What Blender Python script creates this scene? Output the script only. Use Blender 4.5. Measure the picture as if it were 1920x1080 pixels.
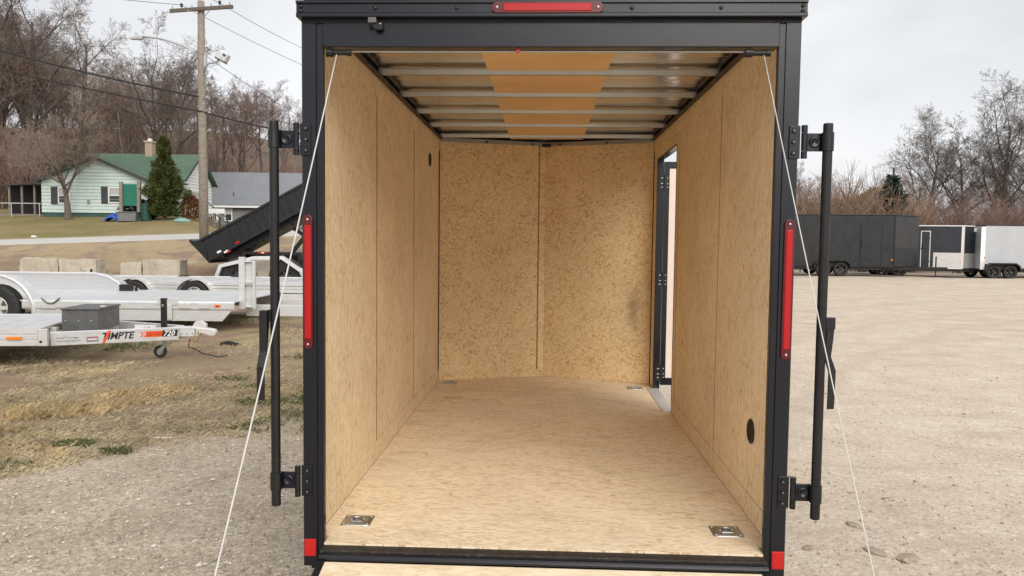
import bpy, bmesh, math, random
from math import sin, cos, pi, radians, sqrt, atan2
from mathutils import Vector, Matrix, noise

for o in list(bpy.data.objects): bpy.data.objects.remove(o)
S = bpy.context.scene
COL = S.collection
R = random.Random(7)

# ------------------------------------------------------------------ camera, sky, sun, exposure
HEAD = 0.0418                      # the yard is turned 2.4 degrees from the cargo trailer
EYE = 1.70
cd = bpy.data.cameras.new('Camera'); cam = bpy.data.objects.new('Camera', cd); COL.objects.link(cam)
cd.sensor_width = 36.0; cd.lens = 36.0 * 1450 / 1920; cd.clip_end = 3000; cd.clip_start = 0.05
cam.location = (-0.0015, -2.986, EYE)
_p, _r = -0.0577, 0.0113
fw = Vector((-sin(HEAD) * cos(_p), cos(HEAD) * cos(_p), sin(_p)))
rt = Vector((cos(HEAD), sin(HEAD), 0)); up = rt.cross(fw)
r2 = rt * cos(_r) + up * sin(_r); u2 = up * cos(_r) - rt * sin(_r)
cam.rotation_euler = Matrix((r2, u2, -fw)).transposed().to_euler()
S.camera = cam

SUN_EL, SUN_AZ = radians(37), radians(160)      # azimuth clockwise from +Y: right and behind the camera
w = bpy.data.worlds.new('World'); S.world = w; w.use_nodes = True
nt = w.node_tree; nt.nodes.clear()
def wn(t): return nt.nodes.new(t)
out = wn('ShaderNodeOutputWorld'); bg = wn('ShaderNodeBackground')
sky = wn('ShaderNodeTexSky'); sky.sky_type = 'NISHITA'; sky.sun_disc = False
sky.sun_elevation = SUN_EL; sky.sun_rotation = SUN_AZ; sky.air_density = 1.0; sky.dust_density = 3.0
tc = wn('ShaderNodeTexCoord'); mp = wn('ShaderNodeMapping'); mp.inputs['Scale'].default_value = (1, 1, 2.6)
n1 = wn('ShaderNodeTexNoise'); n1.inputs['Scale'].default_value = 2.1; n1.inputs['Detail'].default_value = 5; n1.inputs['Roughness'].default_value = .52
n1.inputs['Distortion'].default_value = .35
cr = wn('ShaderNodeValToRGB')
cr.color_ramp.elements[0].position = .34; cr.color_ramp.elements[0].color = (5.9, 6.02, 6.25, 1)
cr.color_ramp.elements[1].position = .66; cr.color_ramp.elements[1].color = (7.7, 7.74, 7.85, 1)
mx = wn('ShaderNodeMix'); mx.data_type = 'RGBA'; mx.inputs[0].default_value = .93
nt.links.new(tc.outputs['Generated'], mp.inputs[0]); nt.links.new(mp.outputs[0], n1.inputs['Vector'])
nt.links.new(n1.outputs[0], cr.inputs[0]); nt.links.new(sky.outputs[0], mx.inputs[6]); nt.links.new(cr.outputs[0], mx.inputs[7])
nt.links.new(mx.outputs[2], bg.inputs[0]); bg.inputs[1].default_value = .075
nt.links.new(bg.outputs[0], out.inputs[0])
sd = bpy.data.lights.new('sun', 'SUN'); so = bpy.data.objects.new('sun', sd); COL.objects.link(so)
sd.energy = 1.5; sd.angle = radians(50); sd.color = (1, .955, .89)
sv = Vector((sin(SUN_AZ) * cos(SUN_EL), cos(SUN_AZ) * cos(SUN_EL), sin(SUN_EL)))
so.rotation_euler = sv.to_track_quat('Z', 'Y').to_euler(); so.location = (0, 0, 30)
vs = S.view_settings; vs.view_transform = 'Standard'; vs.look = 'None'; vs.gamma = 1; vs.use_curve_mapping = False
vs.exposure = 0.82
try:
    S.cycles.max_bounces = 14; S.cycles.diffuse_bounces = 9; S.cycles.glossy_bounces = 5
except Exception: pass

# ------------------------------------------------------------------ helpers
class MB:
    def __init__(s): s.v = []; s.f = []; s.m = []
    def add(s, vs, fs):
        k = len(s.v); s.v += [tuple(p) for p in vs]; s.f += [tuple(i + k for i in f) for f in fs]; return s
    def box(s, x0, x1, y0, y1, z0, z1, M=None):
        p = [Vector((x, y, z)) for z in (z0, z1) for y in (y0, y1) for x in (x0, x1)]
        if M: p = [M @ q for q in p]
        return s.add(p, [(0, 2, 3, 1), (4, 5, 7, 6), (0, 1, 5, 4), (2, 6, 7, 3), (0, 4, 6, 2), (1, 3, 7, 5)])
    def prism(s, poly, axis, a, b):
        """polygon of 2-D points pushed along an axis from a to b"""
        def P(q, t): return {'x': (t, q[0], q[1]), 'y': (q[0], t, q[1]), 'z': (q[0], q[1], t)}[axis]
        n = len(poly)
        return s.add([P(q, a) for q in poly] + [P(q, b) for q in poly],
                     [tuple(range(n))[::-1], tuple(range(n, 2 * n))] + [(i, (i + 1) % n, (i + 1) % n + n, i + n) for i in range(n)])
    def bar(s, p0, p1, wd, ht):
        """box section between two points, wd across, ht upright"""
        p0, p1 = Vector(p0), Vector(p1); d = (p1 - p0).normalized()
        a = d.cross(Vector((0, 0, 1)))
        if a.length < 1e-4: a = Vector((1, 0, 0))
        a.normalize(); b = a.cross(d)
        q = [p + a * i * wd / 2 + b * j * ht / 2 for p in (p0, p1) for i, j in ((-1, -1), (1, -1), (1, 1), (-1, 1))]
        return s.add(q, [(0, 1, 2, 3), (7, 6, 5, 4), (0, 4, 5, 1), (1, 5, 6, 2), (2, 6, 7, 3), (3, 7, 4, 0)])
    def tube(s, pts, rad, n=8, cap=True):
        pts = [Vector(p) for p in pts]; m = len(pts)
        if not isinstance(rad, (list, tuple)): rad = [rad] * m
        d0 = (pts[1] - pts[0]).normalized(); a = d0.orthogonal().normalized(); k = len(s.v)
        for i, p in enumerate(pts):
            d = (pts[min(i + 1, m - 1)] - pts[max(i - 1, 0)]).normalized()
            a = (a - d * a.dot(d)).normalized(); b = d.cross(a)
            for j in range(n):
                t = 2 * pi * j / n; s.v.append(tuple(p + (a * cos(t) + b * sin(t)) * rad[i]))
        for i in range(m - 1):
            for j in range(n):
                j2 = (j + 1) % n; s.f.append((k + i * n + j, k + i * n + j2, k + (i + 1) * n + j2, k + (i + 1) * n + j))
        if cap:
            s.f.append(tuple(k + j for j in range(n))[::-1]); s.f.append(tuple(k + (m - 1) * n + j for j in range(n)))
        return s
    def ring(s, c, axis, prof, n=28, a0=0, a1=2 * pi):
        """lathe: prof = [(radius, offset along axis)] round c"""
        c = Vector(c); k = len(s.v); m = len(prof); full = abs(a1 - a0 - 2 * pi) < 1e-6; N = n if full else n + 1
        for i in range(N):
            t = a0 + (a1 - a0) * i / n
            for r, h in prof:
                if axis == 'y': q = (r * cos(t), h, r * sin(t))
                elif axis == 'x': q = (h, r * cos(t), r * sin(t))
                else: q = (r * cos(t), r * sin(t), h)
                s.v.append(tuple(c + Vector(q)))
        for i in range(n):
            i2 = (i + 1) % N
            for j in range(m - 1):
                s.f.append((k + i * m + j, k + i2 * m + j, k + i2 * m + j + 1, k + i * m + j + 1))
        return s
    def mesh(s, name, smooth=False):
        me = bpy.data.meshes.new(name); me.from_pydata(s.v, [], s.f); me.update()
        if smooth: me.polygons.foreach_set('use_smooth', [True] * len(me.polygons))
        return me
    def build(s, name, mat, parent=None, bev=0, smooth=False, loc=None):
        me = s.mesh(name, smooth)
        bm = bmesh.new(); bm.from_mesh(me); bmesh.ops.recalc_face_normals(bm, faces=bm.faces); bm.to_mesh(me); bm.free()
        return link(name, me, mat, parent, bev, loc)
def link(name, me, mat=None, parent=None, bev=0, loc=None):
    o = bpy.data.objects.new(name, me); COL.objects.link(o)
    if mat and not me.materials: me.materials.append(mat)
    if parent: o.parent = parent
    if loc: o.location = loc
    if bev:
        m = o.modifiers.new('bevel', 'BEVEL'); m.width = bev; m.segments = 2; m.limit_method = 'ANGLE'; m.angle_limit = radians(50)
    return o
def box(name, mat, parent, x0, x1, y0, y1, z0, z1, bev=0): return MB().box(x0, x1, y0, y1, z0, z1).build(name, mat, parent, bev)
def tag(o, label, cat, group=None):
    o['label'] = label; o['category'] = cat
    if group: o['group'] = group
    return o
def thing(name, label, cat, loc=(0, 0, 0), rz=0, group=None):
    o = bpy.data.objects.new(name, None); COL.objects.link(o); o.location = loc; o.rotation_euler = (0, 0, rz); o.empty_display_size = .2
    return tag(o, label, cat, group)
def lot(u, v, z=0):
    """yard grid: u to the right, v away from the ramp"""
    return Vector((u * cos(HEAD) - v * sin(HEAD), -2.986 + u * sin(HEAD) + v * cos(HEAD), z))
def copy_tree(o, parent=None):
    c = o.copy(); COL.objects.link(c); c.parent = parent
    for ch in o.children: copy_tree(ch, c)
    return c

# ------------------------------------------------------------------ materials
MATS = {}
class NT:
    def __init__(s, name):
        m = bpy.data.materials.new(name); m.use_nodes = True; s.m = m; s.t = m.node_tree; s.b = s.t.nodes['Principled BSDF']
    def n(s, t, **k):
        x = s.t.nodes.new(t)
        for a, b in k.items(): setattr(x, a, b)
        return x
    def l(s, a, b): s.t.links.new(a, b)
    def pos(s, kind='obj'):
        if kind == 'world': return s.n('ShaderNodeNewGeometry').outputs['Position']
        return s.n('ShaderNodeTexCoord').outputs['Object']
    def noise(s, vec, scale, detail=4, rough=.55, dist=0, dim='3D'):
        x = s.n('ShaderNodeTexNoise', noise_dimensions=dim); x.inputs['Scale'].default_value = scale; x.inputs['Detail'].default_value = detail
        x.inputs['Roughness'].default_value = rough; x.inputs['Distortion'].default_value = dist; s.l(vec, x.inputs['Vector']); return x.outputs[0]
    def ramp(s, fac, stops):
        x = s.n('ShaderNodeValToRGB'); e = x.color_ramp.elements
        while len(e) < len(stops): e.new(.5)
        for i, (p, c) in enumerate(stops):
            e[i].position = p; e[i].color = (c, c, c, 1) if isinstance(c, (int, float)) else (*c, 1)
        s.l(fac, x.inputs[0]); return x.outputs[0]
    def mix(s, fac, a, b, mode='MIX'):
        x = s.n('ShaderNodeMix', data_type='RGBA', blend_type=mode)
        for v, k in ((fac, 0), (a, 6), (b, 7)):
            if hasattr(v, 'links'): s.l(v, x.inputs[k])
            elif k == 0: x.inputs[0].default_value = v
            else: x.inputs[k].default_value = (v, v, v, 1) if isinstance(v, (int, float)) else (*v, 1)
        return x.outputs[2]
    def math(s, op, a, b=0, c=None, clamp=False):
        x = s.n('ShaderNodeMath', operation=op, use_clamp=clamp)
        for i, v in enumerate((a, b, c)):
            if v is None: continue
            if hasattr(v, 'links'): s.l(v, x.inputs[i])
            else: x.inputs[i].default_value = v
        return x.outputs[0]
    def sep(s, v):
        x = s.n('ShaderNodeSeparateXYZ'); s.l(v, x.inputs[0]); return x.outputs
    def comb(s, *a):
        x = s.n('ShaderNodeCombineXYZ')
        for i, v in enumerate(a):
            if hasattr(v, 'links'): s.l(v, x.inputs[i])
            else: x.inputs[i].default_value = v
        return x.outputs[0]
    def mapping(s, v, scale=(1, 1, 1), rot=(0, 0, 0), loc=(0, 0, 0)):
        x = s.n('ShaderNodeMapping'); x.inputs['Scale'].default_value = scale; x.inputs['Rotation'].default_value = rot; x.inputs['Location'].default_value = loc
        s.l(v, x.inputs[0]); return x.outputs[0]
    def bump(s, h, strength=.3, dist=.01):
        x = s.n('ShaderNodeBump'); x.inputs['Strength'].default_value = strength; x.inputs['Distance'].default_value = dist
        s.l(h, x.inputs['Height']); s.l(x.outputs[0], s.b.inputs['Normal'])
    def col(s, v):
        if hasattr(v, 'links'): s.l(v, s.b.inputs['Base Color'])
        else: s.b.inputs['Base Color'].default_value = (*v, 1)
    def set(s, rough=.5, metal=0, spec=.5, **k):
        s.b.inputs['Roughness'].default_value = rough; s.b.inputs['Metallic'].default_value = metal; s.b.inputs['Specular IOR Level'].default_value = spec
        return s
def plain(name, c, rough=.5, metal=0, var=.15, scale=6, bump=0, bscale=60, spec=.5, rvar=.15, dirt=None):
    """painted or bare surface: base colour, slow mottling, uneven gloss, optional fine relief"""
    if name in MATS: return MATS[name]
    t = NT(name); t.set(rough, metal, spec); v = t.pos()
    n = t.noise(v, scale, 5, .6)
    lo = tuple(x * (1 - var) for x in c); hi = tuple(min(1, x * (1 + var)) for x in c)
    cc = t.ramp(n, [(.3, lo), (.7, hi)])
    if dirt:
        d = t.ramp(t.noise(v, scale * 2.7, 6, .65), [(.55, 0), (.72, 1)])
        cc = t.mix(t.math('MULTIPLY', d, dirt[1]), cc, dirt[0])
    t.col(cc)
    t.l(t.ramp(t.noise(v, scale * 1.7, 4), [(.25, max(0, rough - rvar)), (.75, min(1, rough + rvar))]), t.b.inputs['Roughness'])
    if bump: t.bump(t.noise(v, bscale, 4), bump, .004)
    MATS[name] = t.m; return t.m

def osb(name, kind):
    t = NT(name); t.set(.62, 0, .35)
    x, y, z = t.sep(t.pos('world'))
    if kind == 'side': a, b = z, y
    elif kind == 'floor': a, b = x, y
    else: a, b = x, z
    P = t.comb(a, b, 0)
    wob = t.noise(P, 5, 3, .5); W = t.math('MULTIPLY', t.math('SUBTRACT', wob, .5), .05)
    P = t.comb(t.math('ADD', a, W), t.math('ADD', b, W), 0)
    def strands(rot, sx, sy, off):
        m = t.mapping(P, rot=(0, 0, rot), loc=(off, off * .7, 0)); m = t.mapping(m, scale=(sx, sy, 1))
        vo = t.n('ShaderNodeTexVoronoi', voronoi_dimensions='2D', feature='F1'); vo.inputs['Scale'].default_value = 1; t.l(m, vo.inputs['Vector'])
        q = t.sep(vo.outputs['Color']); return q[0], q[1], vo.outputs['Distance']
    if kind == 'nose':
        A, Am, Ad = strands(.5, 20, 72, 0); B, Bm, Bd = strands(-.9, 24, 84, 3.3); C, Cm, Cd = strands(1.9, 19, 66, 7.1)
    else:
        A, Am, Ad = strands(.05, 15, 75, 0); B, Bm, Bd = strands(.3, 18, 90, 3.3); C, Cm, Cd = strands(-.26, 20, 105, 7.1)
    sel = t.math('GREATER_THAN', Am, .5); sel2 = t.math('GREATER_THAN', Bm, .62)
    h = t.mix(sel2, t.mix(sel, A, B), C)
    big = t.noise(P, 1.3, 4, .6)
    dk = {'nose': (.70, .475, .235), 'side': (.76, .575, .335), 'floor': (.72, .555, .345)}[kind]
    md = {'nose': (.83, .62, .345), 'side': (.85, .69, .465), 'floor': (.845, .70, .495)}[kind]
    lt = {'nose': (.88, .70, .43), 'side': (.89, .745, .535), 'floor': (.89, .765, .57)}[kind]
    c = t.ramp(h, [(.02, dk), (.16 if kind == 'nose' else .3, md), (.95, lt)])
    c = t.mix(1, c, t.ramp(big, [(.25, .86), (.75, 1.1)]), 'MULTIPLY')
    # thin gaps and bark flecks between strands
    if kind == 'nose':
        f1 = t.noise(t.mapping(P, scale=(36, 100, 1), rot=(0, 0, .6)), 1, 3, .5, .6, '2D'); f2 = t.noise(t.mapping(P, scale=(100, 40, 1), rot=(0, 0, .35), loc=(4, 1, 0)), 1, 3, .5, .6, '2D')
        lo, hi, am = .585, .66, .82
    else:
        f1 = t.noise(t.mapping(P, scale=(22, 165, 1)), 1, 3, .5, .5, '2D'); f2 = t.noise(t.mapping(P, scale=(34, 240, 1), rot=(0, 0, .12), loc=(4, 1, 0)), 1, 3, .5, .5, '2D')
        lo, hi, am = .59, .67, .85
    fl = t.math('MAXIMUM', t.ramp(f1, [(lo, 0), (hi, 1)]), t.ramp(f2, [(lo, 0), (hi, 1)]))
    fl = t.math('MULTIPLY', t.math('MULTIPLY', fl, am), t.ramp(t.noise(P, 7 if kind == 'nose' else 3.5, 3, .6), [(.36, .25), (.62, 1)]))
    c = t.mix(fl, c, (.46, .245, .09) if kind == 'nose' else (.42, .25, .105))
    knot = t.ramp(t.noise(t.mapping(P, scale=(9, 26, 1)), 1, 2, .5, 1.2, '2D'), [(.73, 0), (.78, 1)])
    c = t.mix(t.math('MULTIPLY', knot, .55), c, (.21, .10, .04))
    if kind == 'floor':                       # shoe scuffs and saw dust
        sc = t.ramp(t.noise(t.mapping(P, scale=(3, 7, 1), loc=(2, 5, 0)), 1, 5, .65, .3, '2D'), [(.56, 0), (.75, .45)])
        c = t.mix(sc, c, (.50, .385, .25))
    if kind == 'nose':                        # hand-grease stain by the side door
        st = t.n('ShaderNodeVectorMath', operation='LENGTH'); t.l(t.comb(t.math('MULTIPLY', t.math('SUBTRACT', x, .77), 13), t.math('MULTIPLY', t.math('SUBTRACT', z, 1.12), 4.6), 0), st.inputs[0])
        sm_ = t.math('ADD', st.outputs['Value'], t.math('MULTIPLY', t.math('SUBTRACT', wob, .5), 1.6)); c = t.mix(t.ramp(sm_, [(.25, .6), (.95, 0)]), c, (.24, .17, .10))
    if kind == 'floor':                       # reddish smear on the boards
        bx = t.math('MULTIPLY', t.math('LESS_THAN', t.math('ABSOLUTE', t.math('SUBTRACT', x, -.70)), .075), t.math('LESS_THAN', t.math('ABSOLUTE', t.math('SUBTRACT', y, 2.93)), .045)); c = t.mix(t.math('MULTIPLY', bx, t.ramp(big, [(.3, .15), (.6, .5)])), c, (.42, .24, .12))
    t.col(c)
    hh = t.math('SUBTRACT', h, t.math('MULTIPLY', fl, 1.2))
    t.bump(hh, .22, .0016)
    t.l(t.ramp(h, [(0, .72), (1, .5)]), t.b.inputs['Roughness'])
    return t.m
OSB_SIDE, OSB_FLOOR, OSB_NOSE = osb('osb_wall', 'side'), osb('osb_floor', 'floor'), osb('osb_nose', 'nose')
def ramp_osb():
    t = NT('osb_ramp'); t.set(.75, 0, .3); v = t.pos('world')
    a = t.noise(t.mapping(v, scale=(9, 30, 1)), 1, 4, .6, .8); b = t.noise(t.mapping(v, scale=(22, 70, 1), rot=(0, 0, .4)), 1, 4, .6, .8)
    c = t.ramp(a, [(.3, (.66, .52, .33)), (.6, (.80, .69, .50))])
    c = t.mix(t.ramp(b, [(.6, 0), (.7, .7)]), c, (.47, .29, .13)); t.col(c); t.bump(b, .2, .002); return t.m
OSB_RAMP = ramp_osb()
def luan():
    t = NT('luan_plywood'); t.set(.5, 0, .4); v = t.pos('world')
    g = t.noise(t.mapping(v, scale=(3, 40, 1)), 1, 5, .6, .4); a = t.noise(v, 1.4, 3)
    c = t.ramp(g, [(.3, (.72, .46, .22)), (.7, (.80, .54, .28))]); t.col(t.mix(1, c, t.ramp(a, [(.3, .9), (.7, 1.06)]), 'MULTIPLY')); return t.m
LUAN = luan()
BLACK = plain('black_powder_coat', (.0045, .0055, .0105), .26, 0, .2, 3, .05, 220, rvar=.04, dirt=((.03, .028, .026), .08))
BLACKM = plain('black_matt_steel', (.0045, .0045, .0052), .45, 0, .3, 9, .08, 240, dirt=((.05, .045, .04), .15))
SILL = plain('dusty_black_sill', (.022, .018, .015), .6, 0, .4, 30, .2, 200, dirt=((.30, .22, .13), .35))
def galv():
    t = NT('galvanised_steel'); t.set(.38, 1); v = t.pos('world')
    vo = t.n('ShaderNodeTexVoronoi'); vo.inputs['Scale'].default_value = 160; t.l(v, vo.inputs['Vector'])
    q = t.sep(vo.outputs['Color']); c = t.ramp(q[0], [(0, (.44, .46, .46)), (1, (.50, .52, .52))])
    t.col(t.mix(1, c, t.ramp(t.noise(v, 4, 4), [(.3, .93), (.7, 1.05)]), 'MULTIPLY')); t.l(t.ramp(q[1], [(0, .34), (1, .46)]), t.b.inputs['Roughness']); return t.m
GALV = galv()
def roofsheet():
    t = NT('bare_roof_sheet'); t.set(.3, 1); v = t.pos('world')
    t.col(t.ramp(t.noise(v, 2.5, 4), [(.3, (.72, .715, .70)), (.7, (.80, .795, .78))])); t.bump(t.noise(t.mapping(v, scale=(1.2, 5, 1)), 1.6, 3), .35, .03)
    t.l(t.ramp(t.noise(t.mapping(v, scale=(2, 30, 1)), 1, 3), [(.3, .16), (.7, .28)]), t.b.inputs['Roughness']); return t.m
ROOFM = roofsheet()
def alu(name, c, rough, metal, scale=4, streak=True):
    t = NT(name); t.set(rough, metal); v = t.pos()
    a = t.noise(t.mapping(v, scale=(1, 1, 6)), scale, 5, .6); b = t.noise(v, scale * 6, 5, .65)
    cc = t.ramp(a, [(.3, tuple(x * .9 for x in c)), (.7, tuple(min(1, x * 1.06) for x in c))])
    t.col(t.mix(t.ramp(b, [(.56, 0), (.78, .35)]), cc, (.36, .34, .31)))
    t.l(t.ramp(b, [(.3, rough - .1), (.7, rough + .15)]), t.b.inputs['Roughness']); return t.m
ALU = alu('aluminium', (.71, .71, .71), .42, .55)
ALUD = alu('worn_aluminium', (.66, .65, .63), .5, .5)
def tread():
    t = NT('tread_plate'); t.set(.35, .8); v = t.pos()
    def dia(r):
        m = t.mapping(v, scale=(26, 26, 26), rot=(0, r, 0)); x, y, z = t.sep(m)
        fx = t.math('ABSOLUTE', t.math('SUBTRACT', t.math('FRACT', t.math('ADD', x, y)), .5)); fz = t.math('ABSOLUTE', t.math('SUBTRACT', t.math('FRACT', z), .5))
        return t.math('MULTIPLY', t.math('LESS_THAN', fx, .36), t.math('LESS_THAN', fz, .15))
    h = t.math('MAXIMUM', dia(.785), dia(-.785)); t.col(t.mix(h, (.55, .55, .55), (.86, .86, .87))); t.bump(h, .8, .004); return t.m
TREAD = tread()
def lens(name, c, stripes=60):
    t = NT(name); t.set(.34, 0, .4); v = t.pos(); x, y, z = t.sep(v)
    n = t.math('FRACT', t.math('MULTIPLY', t.math('ADD', x, z), stripes)); t.col(t.mix(t.ramp(n, [(.0, .12), (.15, 0)]), c, tuple(q * .5 for q in c)))
    t.b.inputs['Coat Weight'].default_value = .15; t.b.inputs['Coat Roughness'].default_value = .1; t.bump(n, .12, .002); return t.m
RED = lens('red_lens', (.40, .003, .006)); AMBER = lens('amber_lens', (.75, .22, .02)); REDDARK = plain('dark_red_lens', (.10, .006, .009), .25)
REFL = plain('red_reflector', (.50, .010, .010), .3, var=.05)
SCREW = plain('screw_zinc', (.55, .55, .55), .35, .9)
ROPE = plain('white_cable', (.55, .545, .53), .55, 0, .08, 30)
RUBBER = plain('rubber', (.018, .018, .018), .75, 0, .3, 14, .2, 90, dirt=((.12, .10, .08), .4))
WHITE = plain('white_paint', (.74, .75, .75), .45, 0, .05, 3, dirt=((.45, .42, .38), .25))
PALE = plain('pale_door_lining', (.80, .68, .60), .5, 0, .04, 3)
GREYBOX = plain('grey_steel_box', (.12, .12, .12), .42, .3, .2, 5)
CHAIN = plain('brass_chain', (.42, .34, .14), .4, .8)
GREYWHEEL = plain('grey_wheel', (.30, .30, .31), .45, .6)

# ------------------------------------------------------------------ ground
def lerp_knots(x, K):
    if x <= K[0][0]: return K[0][1]
    for (a, p), (b, q) in zip(K, K[1:]):
        if x <= b: return p + (q - p) * (x - a) / (b - a)
    return K[-1][1]
def sstep(a, b, x):
    t = min(1, max(0, (x - a) / (b - a))); return t * t * (3 - 2 * t)
KL = [(-60, 0), (6.5, 0), (9.5, .07), (14, .13), (20, .26), (25, .40), (28, .8), (31, 1.40), (37, 1.76), (41, 2.25), (47, 3.1), (55, 3.8), (65, 5.2), (80, 8.2), (110, 14.5), (160, 20), (900, 24)]
KR = [(-60, 0), (6, 0), (40, .24), (60, .4), (200, 1.2), (900, 4)]
KS = [(-60, 0), (25, 0), (31, 1), (37, 1), (47, .15), (55, 0), (900, 0)]
KD = [(-60, 0), (38, 0), (42, .45), (47, 1.0), (60, 2.0), (70, 1.4), (88, 0), (900, 0)]
def gz(u, v):
    l = lerp_knots(v, KL) + lerp_knots(v, KS) * .042 * (max(-60, min(-6, u)) + 20.5)
    l -= lerp_knots(v, KD) * sstep(-.412, -.378, u / max(v, 1))
    if v > 55: l = 3.8 + (l - 3.8) * (1.25 if u < -60 else .75 if u > -15 else .75 + .5 * (-15 - u) / 45)
    q_ = sstep(45, 60, v); k = sstep(-7 - 20 * q_, 6 + 40 * q_, u)
    z = l * (1 - k) + lerp_knots(v, KR) * k
    if not (30.9 < v < 37.1 and u < 0):
        z += noise.noise(Vector((u * .5, v * .5, 0))) * .035 * (0 if -6 < v < 3 and abs(u) < 2 else 1)
        if v > 25: z += noise.noise(Vector((u * .15, v * .15, 4))) * .14
    return z
def grid(lo, hi, fine, f):
    out = []; x = lo
    while x < hi: out.append(x); x += f(x)
    return out + [hi]
us = sorted(set([round(x, 3) for x in grid(-320, 320, 0, lambda x: .35 if -9 < x < 9 else 1.2 if abs(x) < 45 else 12)]))
vs_ = sorted(set([round(x, 3) for x in grid(-60, 900, 0, lambda x: .35 if 0 <= x < 16 else .8 if 16 <= x < 60 else 2.5 if 60 <= x < 130 else 4 if x < 0 else 30)] + [25., 28., 31., 37.]))
gm = MB(); gm.v = [(u, v, gz(u, v)) for v in vs_ for u in us]; nu = len(us)
gm.f = [(j * nu + i, j * nu + i + 1, (j + 1) * nu + i + 1, (j + 1) * nu + i) for j in range(len(vs_) - 1) for i in range(nu - 1)]
def ground_mat():
    t = NT('yard_ground'); t.set(.95, 0, .2); v = t.pos(); x, y, z = t.sep(v)
    nb = t.noise(v, .35, 5, .6); nm = t.noise(v, 1.7, 6, .62); nf = t.noise(v, 14, 5, .65); nx = t.noise(v, 60, 4, .6)
    # crushed limestone lot
    peb = t.n('ShaderNodeTexVoronoi'); peb.inputs['Scale'].default_value = 42; t.l(v, peb.inputs['Vector'])
    pq = t.sep(peb.outputs['Color'])
    peb2 = t.n('ShaderNodeTexVoronoi'); peb2.inputs['Scale'].default_value = 95; t.l(v, peb2.inputs['Vector']); pq2 = t.sep(peb2.outputs['Color'])
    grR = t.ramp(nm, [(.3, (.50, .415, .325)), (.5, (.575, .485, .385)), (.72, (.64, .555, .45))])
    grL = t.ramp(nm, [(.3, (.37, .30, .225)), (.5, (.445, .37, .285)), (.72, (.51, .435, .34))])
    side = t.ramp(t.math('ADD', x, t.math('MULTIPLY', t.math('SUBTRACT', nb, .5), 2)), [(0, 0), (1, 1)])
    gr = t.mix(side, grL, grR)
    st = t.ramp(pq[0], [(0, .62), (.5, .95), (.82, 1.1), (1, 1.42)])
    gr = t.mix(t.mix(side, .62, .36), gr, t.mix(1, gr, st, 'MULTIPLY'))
    gr = t.mix(.35, gr, t.mix(1, gr, t.ramp(pq2[0], [(0, .65), (1, 1.35)]), 'MULTIPLY'))
    tracks = t.noise(t.mapping(v, scale=(.35, 1.6, 1), rot=(0, 0, -.25)), 1.2, 6, .6, .8)
    gr = t.mix(t.ramp(tracks, [(.56, 0), (.72, .5)]), gr, (.37, .30, .225))
    gr = t.mix(t.ramp(t.noise(t.mapping(v, scale=(.2, 1.1, 1), rot=(0, 0, -.12), loc=(9, 3, 0)), 1, 5, .6, .5), [(.60, 0), (.8, .5)]), gr, (.60, .53, .44))
    dv = t.n('ShaderNodeVectorMath', operation='LENGTH'); t.l(t.comb(t.math('SUBTRACT', x, 34), t.math('MULTIPLY', t.math('SUBTRACT', y, -3), 1.25), 0), dv.inputs[0])
    fr_ = t.math('FRACT', t.math('ADD', t.math('MULTIPLY', dv.outputs['Value'], .21), t.math('MULTIPLY', nb, .25)))
    rut = t.math('MAXIMUM', t.ramp(fr_, [(.20, 0), (.245, 1), (.27, 1), (.32, 0)]), t.ramp(fr_, [(.55, 0), (.60, 1), (.62, 1), (.68, 0)]))
    gr = t.mix(t.math('MULTIPLY', t.math('MULTIPLY', rut, side), t.ramp(nm, [(.40, .0), (.62, .42)])), gr, (.36, .285, .21))
    # dry grass and dirt
    straw = t.noise(t.mapping(v, scale=(18, 46, 18), rot=(0, 0, .2)), 1, 4, .65, .7)
    gs = t.ramp(straw, [(.3, (.20, .145, .085)), (.5, (.335, .262, .155)), (.72, (.46, .38, .245))])
    gs = t.mix(t.ramp(nb, [(.42, 0), (.62, .7)]), gs, t.ramp(straw, [(.3, (.13, .09, .06)), (.7, (.27, .20, .13))]))
    grn = t.math('MULTIPLY', t.ramp(t.noise(t.mapping(v, loc=(5, 2, 0)), .9, 5, .6), [(.57, 0), (.68, 1)]), .65)
    gs = t.mix(grn, gs, t.ramp(straw, [(.3, (.06, .08, .025)), (.7, (.17, .19, .07))]))
    dirt = t.ramp(t.noise(t.mapping(v, loc=(1.5, 8, 0)), .8, 6, .6), [(.50, 0), (.58, 1)])
    gs = t.mix(t.math('MULTIPLY', dirt, .85), gs, t.mix(nf, (.15, .085, .06), (.33, .225, .165)))
    # lawn beyond the road, leaf litter under the wood
    lw = t.ramp(straw, [(.3, (.13, .11, .04)), (.55, (.22, .19, .08)), (.75, (.32, .265, .13))])
    lw = t.mix(t.ramp(nb, [(.4, 0), (.65, .6)]), lw, (.33, .25, .135))
    lf = t.ramp(nf, [(.3, (.10, .07, .05)), (.7, (.24, .175, .13))])
    jag = t.math('MULTIPLY', t.math('SUBTRACT', nm, .5), 3.2); jag2 = t.math('MULTIPLY', t.math('SUBTRACT', nf, .5), 1.2)
    s1 = t.math('ADD', t.math('ADD', t.math('SUBTRACT', y, t.math('MULTIPLY_ADD', x, .6, 7.75)), jag), jag2)
    s2 = t.math('ADD', t.math('SUBTRACT', -.6, x), t.math('MULTIPLY', jag, .5))
    g = t.math('MULTIPLY', t.ramp(s1, [(0, 0), (.8, 1)]), t.ramp(s2, [(0, 0), (.8, 1)]))
    bare = t.ramp(t.noise(t.mapping(v, loc=(3, 1, 0)), .55, 6, .65), [(.60, 0), (.68, 1)])
    g = t.math('MULTIPLY', g, t.math('SUBTRACT', 1, t.math('MULTIPLY', bare, .75)))
    c = t.mix(g, gr, gs)
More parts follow.
